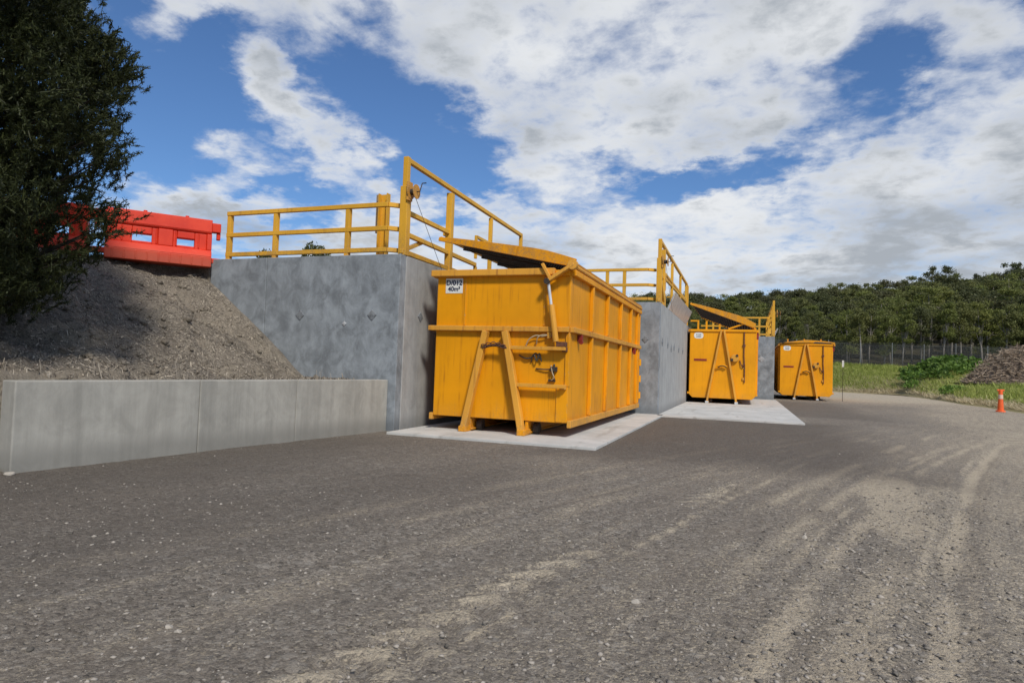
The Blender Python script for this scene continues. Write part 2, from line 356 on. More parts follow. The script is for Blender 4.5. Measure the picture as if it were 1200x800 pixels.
me = npmesh('ground', np.stack([X, Y, Z], -1).reshape(-1, 3), grid_faces(len(gx), len(gy)))
for nm, arr in (('dust', dust), ('dark_mask', dark_mask)):
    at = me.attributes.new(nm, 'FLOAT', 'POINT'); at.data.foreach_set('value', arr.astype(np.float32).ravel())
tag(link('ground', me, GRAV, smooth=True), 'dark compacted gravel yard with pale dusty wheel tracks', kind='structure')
def ground_z(x, y):
    i = min(max(np.searchsorted(gx, x)-1, 0), len(gx)-2); j = min(max(np.searchsorted(gy, y)-1, 0), len(gy)-2)
    return float(Z[j, i])
# loose stones on the yard
ico = bmesh.new(); bmesh.ops.create_icosphere(ico, subdivisions=1, radius=1)
icoV = np.array([v.co[:] for v in ico.verts]); icoF = np.array([[v.index for v in f.verts] for f in ico.faces]); ico.free()
def stones(name, n, mat, smin, smax, sampler, label):
    VV = []; FF = []
    k = 0
    while k < n:
        x, y = sampler()
        if -5.3 < x < -2.0 and y > 9.3 or x < lwx_at(y)+.1: continue
        s = smin+(smax-smin)*random.random()**3
        v = icoV*(1+.95*(rng.random((12, 1))-.5))*np.array([1, .55+.4*random.random(), .4+.25*random.random()])*s
        a = random.random()*6.28; c, s_ = math.cos(a), math.sin(a)
        v = np.stack([v[:, 0]*c-v[:, 1]*s_, v[:, 0]*s_+v[:, 1]*c, v[:, 2]], -1)+np.array([x, y, ground_z(x, y)+s*.12])
        FF.append(icoF+k*12); VV.append(v); k += 1
    tag(link(name, npmesh(name, np.concatenate(VV), np.concatenate(FF)), mat), label, kind='stuff')
lwx_at = lambda y: LL.x+(y-LL.y)*(LR.x-LL.x)/(LR.y-LL.y) if y < 9.6 else -9
def samp_near():
    d = 1.9*(6.0/1.9)**random.random(); p = W(random.uniform(-60, 1260), d); return p.x, p.y
def samp_track():
    y = 2.2+6*random.random()**1.8; c = random.choice((.02, -.28, -.55)); return c+.22*y+.006*y*y+random.gauss(0, .25), y
def samp_mid():
    d = 4.5*(16/4.5)**random.random(); p = W(random.uniform(-60, 1260), d); return p.x, p.y
stones('gravel', 5200, STONE, .004, .015, samp_near, 'small dark and grey stones lying loose on the yard')
stones('gravel_track', 2600, STONE, .005, .019, samp_track, 'pale loose stones along the right hand wheel tracks')
stones('gravel_far', 500, STONE, .006, .018, samp_mid, 'scattered pale stones across the yard')
def rock(px, py, r, label, sq=.55, seed=0):
    q = (CR*((px-600)/FPX)+CU*((400-py)/FPX)+_F); t = -EYE/q.z; p = q*t
    bm = bmesh.new(); bmesh.ops.create_icosphere(bm, subdivisions=3, radius=r)
    rr = random.Random(seed); k = [V((rr.uniform(-1, 1), rr.uniform(-1, 1), rr.uniform(-1, 1))).normalized() for _ in range(9)]
    for v in bm.verts:
        n = v.co.normalized()
        for d in k:
            e = v.co.dot(d)-r*.62
            if e > 0: v.co -= d*e*.85
        v.co.z *= sq
        v.co *= 1+.06*(rr.random()-.5)
    me = bpy.data.meshes.new('rock'); bm.to_mesh(me); bm.free()
    tag(link('rock', me, STONEP, loc=(p.x, p.y, ground_z(p.x, p.y)+r*sq*.35)), label, 'rock')
rock(745, 699, .026, 'pale angular stone alone on dark gravel left of the wheel tracks', .6, 3)
rock(198, 727, .020, 'pale stone touching a rounder stone in the near left gravel', .6, 4)
rock(209, 732, .017, 'rounder cream stone right beside another pale stone at near left', .7, 5)
rock(943, 627, .022, 'small dark lump of stone in the middle of the yard', .8, 6)
rock(10, 553, .055, 'white chunk of stone at the foot of the low wall end', .5, 7)
# ------------------------------------------------------------------ concrete pads
s = MB().box(-5.62, -2.07, 9.5, 18.02, -.2, .012); tag(s.build('pavement', SLAB, bevel=.006), 'pale concrete pad under the big near yellow bin', kind='structure')
s = MB().box(-2.22, 1.43, 17.72, 34, -.2, .012); tag(s.build('pavement', SLAB, bevel=.006), 'pale concrete pad in front of the middle yellow bin', kind='structure')
# ------------------------------------------------------------------ walls
def diamond(x, y, z, ax, r=.10):
    m = MB(); t = .012; g = .015
    if ax == 'y':
        ring = lambda q, yy: [(x-q, yy, z), (x, yy, z-q), (x+q, yy, z), (x, yy, z+q)]
        a, b, c = ring(r, y), ring(r*.92, y-t), ring(r*.25, y-t*1.6)
    else:
        ring = lambda q, xx: [(xx, y-q, z), (xx, y, z-q), (xx, y+q, z), (xx, y, z+q)]
        a, b, c = ring(r, x), ring(r*.92, x+t), ring(r*.25, x+t*1.6)
    P = a+b+c
    return m.add(P, [(i, (i+1) % 4, 4+(i+1) % 4, 4+i) for i in range(4)]+[(4+i, 4+(i+1) % 4, 8+(i+1) % 4, 8+i) for i in range(4)]+[(8, 9, 10, 11)])
PATCH = simple('darker_grout', (.165, .178, .19), .9, 20, .4)
PATCHL = simple('pale_grout', (.34, .35, .36), .9, 20, .3)
w1 = tag(empty('retaining_wall', (C1[0], C1[1], 0)), 'blue grey precast concrete wall beside the big near bin and the soil bank', 'wall')
def sub(o, x, y): return o
def wbox(parent, name, mat, x0, x1, y0, y1, z0, z1, bev=.012):
    L = parent.location; return MB().box(x0-L.x, x1-L.x, y0-L.y, y1-L.y, z0-L.z, z1-L.z).build(name, mat, parent, bev)
wbox(w1, 'front_panel', CONB, -10.02, -8.655, 9.95, 10.15, -.3, H)
wbox(w1, 'front_panel', CONB, -8.645, -5.745, 9.95, 10.15, -.3, H)
wbox(w1, 'side_panel', CONS, -5.95, -5.742, 10.16, 14.1, -.3, H-.004)
wbox(w1, 'side_panel', CONS, -5.95, -5.742, 14.112, 18.02, -.3, H-.004)
def wmark(parent, *a, mat=PATCH, **k):
    m = diamond(*a, **k); L = parent.location; m.v = [(x-L.x, y-L.y, z-L.z) for x, y, z in m.v]; m.build('anchor_patch', mat, parent)
wmark(w1, -7.83, 9.949, 1.99, 'y'); wmark(w1, -6.28, 9.949, 2.0, 'y'); wmark(w1, -6.85, 9.949, 1.84, 'y', r=.05, mat=PATCHL); wmark(w1, -5.741, 10.75, 2.04, 'x')
w2 = tag(empty('retaining_wall', (C2[0], C2[1], 0)), 'grey concrete wall corner between the near bin and the middle bin', 'wall')
wbox(w2, 'front_panel', CONB, -5.735, -2.232, 18.03, 18.23, -.3, H)
wbox(w2, 'side_panel', CONS, -2.44, -2.23, 18.24, 26, -.3, H-.004)
wbox(w2, 'side_panel', CONS, -2.44, -2.23, 26.012, 33.99, -.3, H-.004)
for y, z in ((18.62, 2.02), (20.04, 2.01), (21.0, 1.93), (21.85, 2.01), (23.45, 1.99), (25, 2.0)): wmark(w2, -2.229, y, z, 'x', r=.13)
wmark(w2, -2.62, 18.029, 2.05, 'y')
w3 = tag(empty('retaining_wall', (C3[0], C3[1], 0)), 'narrow grey concrete wall end showing between the middle bin and the far bin', 'wall')
wbox(w3, 'front_panel', CONB, -2.225, 1.328, 34.0, 34.2, -.3, H)
wbox(w3, 'side_panel', CONS, 1.12, 1.33, 34.21, 46, -.3, H-.004)
wmark(w3, .72, 33.999, 1.98, 'y', mat=PATCHL, r=.16)
lw = tag(empty('low_retaining_wall', (LL.x, LL.y, 0), math.atan2(LR.y-LL.y, LR.x-LL.x)), 'long low pale concrete wall holding back the soil bank', 'wall')
LLEN = (LR-LL).length
for a, b in ((0, 2.02), (2.026, 3.62), (3.626, LLEN)):
    MB().box(a, b, 0, .24, -.4, LH).build('wall_panel', CONL, lw, .012)
# ------------------------------------------------------------------ embankment and platform
ldir = (LR-LL).normalized(); lnor = V((-ldir.y, ldir.x))
def bank(x, y):
    q = (x-LL.x)*ldir.x+(y-LL.y)*ldir.y; p = (x-LL.x)*lnor.x+(y-LL.y)*lnor.y
    p0 = np.interp(q, [-6, 0, 2.5, 4, 5.5], [.2, .2, .3, .9, 1.75]); pc = np.interp(q, [-8, -3, 0, 3, 4.6, 5.6], [6.6, 6.3, 5.9, 5.5, 4.9, 4.25])
    base = np.where(q < -.03, 0.0, .845)
    t = np.clip((p-p0)/(pc-p0), 0, 1.25)
    top = 2.93+.09*np.clip((p-pc)/1.5, 0, 1)
    t2 = np.where(t < 1, t, 1); t2 = t2*.96+.04*t2*t2
    z = base+(top-base)*t2
    rough = sstep(0.02, .15, p-p0)*sstep(9.94, 9.6, y)+.25
    z = z+rough*(.26*(fbm(x*1.1, y*1.1, 80)-.5)+.22*(fbm(x*2.9, y*2.9, 81)-.5)+.085*(fbm(x*9, y*9, 82)-.5))*np.where(p > pc+.8, .3, 1)
    z = np.where((q >= -.03) & (p < p0+.02), np.minimum(z, LH-.02+.015*fbm(x*6, y*6, 83)), z)
    z = np.where((p < .10) | ((p < .22) & (q > -.03)), -.15, z)
    return z
bx = axis([(-45, -16, 1.5), (-16, -5.6, .045)]); by = axis([(-14, -1, .6), (-1, 9.94, .045)])
BX, BY = np.meshgrid(bx, by); BZ = bank(BX, BY)
tag(link('embankment', npmesh('embankment', np.stack([BX, BY, BZ], -1).reshape(-1, 3), grid_faces(len(bx), len(by))), SOIL, smooth=True), 'steep dry soil bank rising behind the low wall', kind='structure')
# upper level behind the walls
m = MB()
def prism(m, pts, z0, z1):
    n = len(pts); return m.add([(x, y, z0) for x, y in pts]+[(x, y, z1) for x, y in pts], [tuple(range(n, 2*n)), tuple(reversed(range(n)))]+[(i, (i+1) % n, n+(i+1) % n, n+i) for i in range(n)])
for (x0, x1, y0, y1) in ((-45, -5.96, 10.16, 18.24), (-45, -2.45, 18.245, 34.2), (-45, 1.115, 34.205, 46)):
    m.box(x0, x1, y0, y1, -.3, 3.0)
tag(m.build('platform', SOIL), 'raised earth platform behind the concrete walls', kind='structure')
m = MB().box(-45, -10.03, 9.935, 10.155, -.3, 2.99); tag(m.build('platform_edge', SOIL), 'earth edge of the raised platform', kind='structure')
# bark and stick litter on the bank
def quads(P, A, B):   # centres, half axes
    n = len(P); v = np.stack([P-A-B, P+A-B, P+A+B, P-A+B], 1).reshape(-1, 3); return v, np.arange(4*n).reshape(n, 4)
n = 60000
q = rng.uniform(-3, 5.25, n); p = rng.uniform(.3, 6.2, n)
x = LL.x+q*ldir.x+p*lnor.x; y = LL.y+q*ldir.y+p*lnor.y; ok = (y < 9.9) & (x < -5.7); x, y = x[ok], y[ok]; n = len(x)
z = bank(x, y)+.012
a = rng.uniform(0, 6.28, n); L_ = .006+.034*rng.random(n)**5; w_ = .002+.0045*rng.random(n)
gxx = (bank(x+.1, y)-bank(x-.1, y))/.2; gyy = (bank(x, y+.1)-bank(x, y-.1))/.2
A = np.stack([np.cos(a), np.sin(a), gxx*np.cos(a)+gyy*np.sin(a)+rng.normal(0, .35, n)], -1)*L_[:, None]
B = np.stack([-np.sin(a), np.cos(a), -gxx*np.sin(a)+gyy*np.cos(a)+rng.normal(0, .5, n)], -1)*w_[:, None]
v, f = quads(np.stack([x, y, z], -1), A, B)
tag(link('bark_litter', npmesh('bark_litter', v, f), LITTER), 'dry bark and sticks littering the soil bank', kind='stuff')
VV = []; FF = []; k = 0
while k < 900:
    q_, p_ = random.uniform(-2.5, 5.2), .3+5.6*random.random()**.9
    x_ = LL.x+q_*ldir.x+p_*lnor.x; y_ = LL.y+q_*ldir.y+p_*lnor.y
    if y_ > 9.85: continue
    s_ = .012+.07*random.random()**4
    z_ = float(bank(np.array([x_]), np.array([y_]))[0])
    VV.append(icoV*(1+.9*(rng.random((12, 1))-.5))*np.array([1, .8, .65])*s_+np.array([x_, y_, z_+s_*.2])); FF.append(icoF+k*12); k += 1
tag(link('rubble', npmesh('rubble', np.concatenate(VV), np.concatenate(FF)), SOIL), 'loose clods of dry soil on the bank', kind='stuff')
# ------------------------------------------------------------------ guardrails
RW = .075
def guardrail(k, xl, C, label, posts, bendx=.22):
    cx, cy = C
    t = tag(empty('guardrail', (cx, cy, H)), label, 'railing'); y = .16
    T = .93
    for px in posts:
        m = MB(); m.box(px-.045, px+.045, y-.045, y+.045, 0, T-.035); po = m.build('post', YR, t, .008)
        MB().box(px-.09, px+.09, y-.09, y+.09, 0, .014).build('base_plate', YR, po, .003)
    for nm, z in (('top_rail', T), ('middle_rail', .5), ('bottom_rail', .11)):
        m = MB(); m.box(xl, -.38, y-.05 if nm != 'top_rail' else y-.055, y+.02, z-.04, z+.04)
        m.bar((-.385, y-.015, z), (-.19, y+.16, z), .07, .08)
        m.build(nm, YR, t, .006)
    return t
guardrail(1, -4.05, C1, 'yellow railing along the top of the wall beside the red barrier', (-4.0, -2.87, -1.23))
guardrail(2, -3.3, C2, 'yellow railing above the wall corner right of the near bin', (-3.2, -1.53, -1.04))
guardrail(3, -3.5, C3, 'far yellow railing behind the raised lid of the middle bin', (-2.9, -1.77, -.72))
def side_frame(C, label, L, ys, extra):
    cx, cy = C; t = tag(empty('tall_guardrail', (cx-.07, cy, H)), label, 'railing')
    def post(y, z0, z1, w=.085):
        return MB().box(-w/2, w/2, y-w/2, y+w/2, z0, z1).build('post', YR, t, .008)
    p0 = post(.2, 0, 1.25, .15); MB().box(-.05, .05, .15, .25, 1.245, 1.79).build('post_extension', YR, p0, .008)
    for y, w in ys: post(y, -.0, 1.62, w)
    MB().bar((0, .2, 1.74), (0, L+.04, 1.66), .08, .085).build('top_rail', YR, t, .008)
    MB().bar((0, .2, .80), (0, ys[0][0], .80), .07, .085).build('middle_rail', YR, t, .008)
    MB().bar((0, .2, .40), (0, extra, .36), .07, .085).build('lower_rail', YR, t, .008)
    MB().bar((0, .1, .07), (0, extra, .04), .075, .085).build('kick_rail', YR, t, .008)
    post(extra, 0, .32, .07)
    MB().bar((0, .28, .13), (-.05, .95, .38), .06, .07).build('brace', YR, t, .006)
    MB().bar((0, extra, 1.0), (0, L, 1.0), .06, .07).build('middle_rail', YR, t, .008)
    post(extra, .5, 1.03, .06)
    MB().box(-.14, -.05, ys[0][0]-.02, ys[0][0]+.28, .74, .84).build('bracket', YR, t, .006)
    return t
side_frame(C1, 'tall yellow railing frame overlooking the big near bin', 6.5, ((2.05, .13), (4.3, .085), (6.5, .085)), 3.45)
t2 = side_frame(C2, 'tall yellow railing frame on the wall left of the middle bin', 9.0, ((.95, .14), (3.4, .085), (6.2, .085), (8.6, .085), (9.0, .14)), 1.5)
MB().bar((.02, .25, .78), (.05, .95, .08), .06, .08).build('brace', YR, t2, .006)
MB().bar((.0, 1.0, .85), (0, 9.0, .95), .06, .08).build('middle_rail', YR, t2, .008)
t3 = side_frame(C3, 'tall yellow railing frame seen end on beside the far bin', 10.5, ((.95, .14), (3.4, .085), (6.2, .085), (8.4, .085), (10.5, .14)), 1.5)
MB().bar((.02, .25, .78), (.05, .95, .08), .06, .08).build('brace', YR, t3, .006)
for i, yy in enumerate((0.6, 1.9, 2.9, 4.6)): MB().bar((-.05, yy, 0), (-.05, yy+.9, 1.0), .05, .07).build('brace', YR, t3, .006)
# leaning deflector plates on the wall edge
def flap(C, y0, y1, label):
    t = tag(empty('deflector_plate', (C[0]-.02, C[1], H)), label, 'metal plate')
    m = MB(); m.hexa([(0, y0, .0), (.02, y0, .0), (.02, y1, .0), (0, y1, .0), (.20, y0, .5), (.22, y0, .5), (.22, y1, .5), (.20, y1, .5)]); m.build('plate', GALV, t, .003)
    for k in range(5):
        y = y0+.1+(y1-y0-.2)*k/4; MB().bar((-.012, y, .02), (.185, y, .49), .05, .03, (0, 1, 0)).build('stiffener', GALV, t, .003)
    for k in (0, 1): MB().bar((-.08, y0+.3+k*(y1-y0-.6), .4), (.13, y0+.3+k*(y1-y0-.6), .4), .04, .04).build('stay', YR, t, .003)
flap(C2, 2.0, 8.4, 'grey galvanised plate leaning out from the wall top above the middle pad')
flap(C3, 1.3, 8.4, 'pale galvanised plate leaning out beside the far bin')
# hand winches on the corner posts
def winch(C, label, dx, cable):
    t = tag(empty('hand_winch', (C[0]-.07, C[1]+.2, H+1.14)), label, 'winch')
    MB().box(dx-.02, dx+.02, -.11, .05, -.16, .18).build('bracket', YE, t, .004)
    m = MB(); m.disc((dx+.07, -.02, 0), (1, 0, 0), .055, .12); m.build('drum', DARK, t, smooth=False)
    for x in (dx+.02, dx+.135): MB().disc((x, -.02, 0), (1, 0, 0), .13, .012).build('flange', YE, t)
    MB().tube([(dx+.14, -.02, 0), (dx+.20, -.02, 0), (dx+.20, .06, .17), (dx+.28, .06, .17)], .011, 6).build('crank', DARK, t)
    if cable: MB().tube([(dx+.07, .03, -.04), cable], .005, 5).build('cable', FWIRE, t)
winch(C1, 'winch with cable on the tall corner post above the near bin', .09, (.16, 1.38, -1.35))
winch(C2, 'winch on the tall corner post of the middle wall', .09, (.16, 2.0, -1.2))
winch(C3, 'winch sticking out from the far end on railing frame', .16, None)
t = tag(empty('steel_post', (-6.60, 10.75, 3.0)), 'short yellow channel post standing behind the railing near its corner', 'post')
m = MB(); m.box(-.09, .11, -.01, .01, 0, 1.40); m.box(-.09, -.07, -.11, -.01, 0, 1.40); m.box(.09, .11, -.11, -.01, 0, 1.40); m.build('channel', YR, t, .003)
MB().box(-.2, -.095, .0, .05, .66, 1.41).build('left_strip', BROWN, t, .004)  # brown strip along the left of the channel, upper half
MB().box(-.15, .17, -.16, .08, 0, .015).build('base_plate', YR, t, .002)
# ------------------------------------------------------------------ bins
BWD = 2.5
def lid_mesh(parent, ang, L, slat, hx, hz, front_plate=.22):
    """lid hinged along the right-hand side, local x runs from hinge to the free edge"""
    lid = empty('lid', (hx, 0, hz)); lid.parent = parent; lid.rotation_euler = (0, ang, 0)
    w = 2.62
    def sub(o): o.parent = lid; return o
    for y in (-.04, L-.02):
        m = MB(); n = 10; vs = []
        for i in range(n+1):
            x = -w*i/n; q_ = i/n; h = .05+(front_plate*.8*(1-q_)**.75*min(1, .45+q_*2.2) if y < 1 else .02)
            vs += [(x, y, -.02), (x, y+.05, -.02), (x, y+.05, h), (x, y, h)]
        fs = [(0, 1, 2, 3), (4*n+3, 4*n+2, 4*n+1, 4*n)]
        for i in range(n):
            a = 4*i; b = 4*i+4
            for k in range(4): fs.append((a+k, b+k, b+(k+1) % 4, a+(k+1) % 4))
        m.add(vs, fs); sub(m.build('end_plate', YB, bevel=.006))
    sub(MB().box(-w, -w+.05, .012, L-.022, .035, .07).build('edge_beam', YE, bevel=.006))
    sub(MB().box(-.08, 0, .012, L-.022, -.02, .07).build('hinge_beam', YB, bevel=.006))
    m = MB()
    for k in range(1, 8):
        y = L*k/8; m.box(-w+.07, -.08, y-.025, y+.025, -.01, .05)
    sub(m.build('cross_beam', DARK, bevel=.004))['kind'] = 'stuff'
    m = MB()
    if slat:
        for k in range(22): x = -w+.1+k*(w-.2)/21; m.box(x-.035, x+.035, .012, L-.022, .052, .062)
    else:
        for k in range(52): x = -w+.08+k*(w-.18)/51; m.box(x-.017, x+.017, .012, L-.022, .052, .060)
        for k in range(int(L/.09)): y = .03+k*.09; m.box(-w+.07, -.08, y-.012, y+.012, .0605, .068)
    sub(m.build('mesh_panel', MESHD))
    return lid
def number_plate(parent, x0, z1, w, h, lines, oval=False):
    y = -.004
    if oval:
        m = MB(); n = 28; P = [(x0+w/2+w/2*math.copysign(abs(math.cos(a))**.7, math.cos(a)), 0, z1-h/2+h/2*math.copysign(abs(math.sin(a))**.7, math.sin(a))) for a in [2*math.pi*i/n for i in range(n)]]
        m.add([(a, -.006, c) for a, b, c in P]+[(a, 0, c) for a, b, c in P], [tuple(range(n))]+[(i, n+i, n+(i+1) % n, (i+1) % n) for i in range(n)])
        pl = m.build('number_plate', WHITE, parent)
    else: pl = MB().box(x0, x0+w, -.006, 0, z1-h, z1).build('number_plate', WHITE, parent, .002)
    if lines:
        for i, (txt, sz, dz) in enumerate(lines):
            cu = bpy.data.curves.new('lettering', 'FONT'); cu.body = txt; cu.size = sz; cu.align_x = 'CENTER'; cu.align_y = 'CENTER'; cu.extrude = .001; cu.offset = .0035
            tmp = bpy.data.objects.new('lettering', cu); COL.objects.link(tmp); bpy.context.view_layer.update()
            me = bpy.data.meshes.new_from_object(tmp.evaluated_get(bpy.context.evaluated_depsgraph_get())); bpy.data.objects.remove(tmp); me.materials.clear(); me.materials.append(INK)
            o = bpy.data.objects.new('lettering', me); COL.objects.link(o); o.parent = pl; o.location = (x0+w/2, -.009, z1-dz); o.rotation_euler = (math.pi/2, 0, 0)
    else:
        m = MB()
        rr = random.Random(int(x0*100)+(5 if oval else 0))
        for r, n, zz in ((0, 4, .36), (1, 5, .68)):
            for k in range(n):
                xx = x0+w*(.24+.56*k/n); hh = h*.19; zc = z1-h*zz
                m.box(xx, xx+w*.075, -.008, -.006, zc-hh/2, zc+hh/2*rr.uniform(.5, 1))
        m.build('faded_lettering', INK, pl)
    return pl
def hollow(m, w, L, z0, z1, t=.05, cham=0.0):
    def outline(o):
        a, b = o, w-o
        if cham: return [(a, z1), (a, z0+o+cham), (a+cham, z0+o), (b-cham, z0+o), (b, z0+o+cham), (b, z1)]
        return [(a, z1), (a, z0+o), (b, z0+o), (b, z1)]
    O, I = outline(0), outline(t); n = len(O)
    P = [(x, 0, z) for x, z in O]+[(x, L, z) for x, z in O]+[(x, t, z) for x, z in I]+[(x, L-t, z) for x, z in I]
    F = [tuple(range(n)), tuple(reversed(range(n, 2*n))), tuple(reversed(range(2*n, 3*n))), tuple(range(3*n, 4*n))]
    for i in range(n-1): F += [(i+1, i, n+i, n+i+1), (2*n+i, 2*n+i+1, 3*n+i+1, 3*n+i)]
    F += [(0, n-1, 3*n-1, 2*n), (n, 3*n, 4*n-1, 2*n-1), (n-1, 2*n-1, 4*n-1, 3*n-1), (0, 2*n, 3*n, n)]
    return m.add(P, F)
def runners(t, L, mat):
    for x in (BWD/2-.53, BWD/2+.53):
        m = MB(); m.box(x-.06, x+.06, .02, L, .03, .06); m.box(x-.025, x+.025, .02, L, .06, .235); m.build('runner', mat, t, .004)
        for yy in (.25, L-.5):
            MB().disc((x+.12, yy, .11), (1, 0, 0), .098, .1, 18).build('roller', DARK, t, .006)
# --- big bin
b1 = tag(empty('hook_lift_bin', (-5.29, 10.53, .012)), 'big near tall yellow steel bin with its mesh lid propped half open', 'skip bin', 'yellow hook lift bins')
L1, Z0, Z1 = 7.37, .24, 2.83
m = MB(); hollow(m, BWD, L1, Z0, Z1); m.build('body', YB, b1, .012)
MB().box(-.09, BWD-.27, -.11, 0, 2.735, 2.85).build('front_top_rail', YE, b1, .012)
MB().box(BWD-.27, BWD-.02, -.06, 0, 2.72, 2.82).build('front_top_rail', YB, b1, .012)
MB().box(-.12, BWD+.0, -.09, 0, 1.765, 1.855).build('front_middle_rail', YE, b1, .012)
for x, z0, z1 in ((.56, 1.87, 2.73), (2.04, 1.87, 2.73)): MB().box(x-.012, x+.012, -.012, 0, z0, z1).build('weld_strip', YB, b1, .004)
MB().box(BWD-.20, BWD, -.022, 0, .255, .85).build('corner_plate', YB, b1, .006)
MB().box(BWD-.06, BWD+.012, -.026, .10, .855, 1.76).build('corner_post', YB, b1, .006)
for (a, za, c, zc, nm) in ((1.02, 1.765, .67, .01, 'a_frame_leg'), (1.38, 1.765, 1.75, .01, 'a_frame_leg')):
    m = MB(); m.bar((a, -.10, za), (c, -.13, zc+.03), .11, .13, (0, 1, 0)); lg = m.build(nm, YE, b1, .012)
    m = MB(); m.box(c-.07, c+.07, -.20, .35, 0.0, .10); m.build('foot', YB, lg, .012)
n = 12
m = MB(); m.tube([(.98+.46*i/n, -.15, 1.47+.05*math.sin(math.pi*i/n)) for i in range(n+1)], .026, 8); m.build('hook_bar', DARK, b1, smooth=True)
for i in range(5): 
    MB().tube([(1.02+.09*i+.045*math.cos(a), -.19+.012*math.sin(a*2), 1.50+.04*math.sin(math.pi*i/4)+.03*math.sin(a)) for a in [k*math.pi/5 for k in range(11)]], .010, 5).build('chain_link', RUST, b1, smooth=True)
MB().bar((1.45, -.12, 1.485), (2.47, -.12, 1.485), .07, .06).build('step_rung', YE, b1, .006)
MB().bar((1.56, -.12, .855), (2.47, -.12, .855), .07, .06).build('step_rung', YE, b1, .006)
for z in (.855, 1.485): MB().box(2.40, 2.48, -.10, 0, z-.05, z+.03).build('rung_bracket', YE if z < 1 else RUST, b1, .004)
MB().box(2.31, 2.48, -.16, -.05, 1.52, 1.60).build('ram_mount', RUST, b1, .008)
# hydraulic ram and lid arm at the right front corner
m = MB(); m.tube([(2.30, -.13, 1.60), (2.20, -.13, 2.22)], .052, 12); rm = m.build('hydraulic_ram', YE, b1, smooth=False)
MB().tube([(2.20, -.13, 2.20), (2.135, -.13, 2.60)], .026, 10).build('ram_rod', GALV, rm)
m = MB(); m.bar((2.10, -.15, 2.60), (2.58, -.15, 2.90), .06, .12, (0, 1, 0)); m.build('lid_arm', YE, b1, .01)
MB().disc((2.56, -.15, 2.885), (0, 1, 0), .085, .11, 16).build('lid_arm_pivot', YE, b1, .006)
MB().bar((2.02, -.13, 2.92), (2.17, -.13, 2.66), .05, .07, (0, 1, 0)).build('lid_arm_link', YE, b1, .006)
MB().disc((2.13, -.2, 2.61), (0, 1, 0), .05, .06, 12).build('arm_pin', DARK, b1, .004)
# hoses
def hose(pts, r, mat): 
    P = [V(p) for p in pts]; out = []
    for i in range(len(P)-1):
        p0, p1, p2, p3 = P[max(i-1, 0)], P[i], P[i+1], P[min(i+2, len(P)-1)]
        for k in range(6):
            u = k/6; out.append(.5*((2*p1)+(-p0+p2)*u+(2*p0-5*p1+4*p2-p3)*u*u+(-p0+3*p1-3*p2+p3)*u**3))
    out.append(P[-1]); MB().tube(out, r, 6).build('hose', mat, b1, smooth=True)
hose([(1.74, -.03, 1.52), (1.80, -.06, 1.63), (1.92, -.07, 1.70), (2.05, -.07, 1.69), (2.18, -.06, 1.73), (2.24, -.05, 1.74)], .012, HOSE)
hose([(1.93, -.03, 1.55), (1.96, -.08, 1.66), (2.04, -.08, 1.71), (2.2, -.06, 1.70), (2.3, -.1, 1.62)], .011, HOSE)
hose([(1.62, -.02, 1.36), (1.75, -.05, 1.31), (1.86, -.05, 1.33), (1.93, -.06, 1.40), (2.0, -.05, 1.31)], .013, HOSED)
hose([(1.84, -.02, 1.25), (1.90, -.08, 1.38), (1.96, -.08, 1.27), (2.0, -.08, 1.40), (2.03, -.04, 1.26)], .012, HOSED)
hose([(1.93, -.02, 1.14), (2.1, -.04, 1.13), (2.22, -.05, 1.15), (2.27, -.06, 1.22), (2.25, -.05, 1.05), (2.28, -.06, .97)], .012, HOSED)
hose([(2.21, -.06, 1.20), (2.24, -.09, 1.09), (2.27, -.08, 1.0), (2.22, -.06, .95)], .010, HOSE)
MB().box(2.20, 2.31, -.08, 0, 1.10, 1.18).build('valve', DARK, b1, .008)
MB().box(2.16, 2.28, -.05, 0, .93, .965).build('valve', DARK, b1, .004)
MB().box(2.13, 2.20, -.085, 0, 1.655, 1.76).build('hose_clamp', YE, b1, .006)
number_plate(b1, .165, 2.71, .335, .27, (('D/012', .125, .085), ('40m³', .115, .195)))
# right side (seen) and left side (facing the wall)
for sgn, xb in ((1, BWD), (-1, 0.0)):
    def sb(nm, x, y0, y1, z0, z1, mat):
        lo, hi = (xb, xb+x) if sgn > 0 else (xb-x, xb)
        return MB().box(lo, hi, y0, y1, z0, z1).build(nm, mat, b1, .010)
    sb('side_top_rail', .085, .0, L1, 2.725, 2.825, YB); sb('side_middle_rail', .09, .0, L1, 1.765, 1.855, YE); sb('side_bottom_rail', .07, -.02, L1, .165, .285, YE)
    for y in (1.46, 2.92, 4.46, 5.86, 6.92):
        sb('side_rib', .075, y-.045, y+.045, .295, 1.755, YB); sb('side_rib', .075, y-.045, y+.045, 1.865, 2.715, YB)
    sb('corner_rib', .05, L1-.08, L1, .295, 1.755, YB); sb('corner_rib', .05, L1-.08, L1, 1.865, 2.715, YB)
for y in (.55, 6.35):
    m = MB(); m.box(BWD, BWD+.095, y-.03, y+.03, 1.64, 1.755); m.disc((BWD+.065, y, 1.63), (0, 1, 0), .04, .05, 12); m.build('tie_down_lug', REDL, b1, .006)
for z in (.5, .95, 1.4): MB().disc((BWD+.04, L1+.05, z), (0, 0, 1), .05, .18, 12).build('door_hinge', YB, b1, .004)
runners(b1, L1, YB)
lid_mesh(b1, .205, L1, False, BWD+.06, 2.885, .2)
MB().tube([(BWD+.06, .0, 2.875), (BWD+.06, L1, 2.875)], .035, 10).build('lid_hinge', YE, b1)
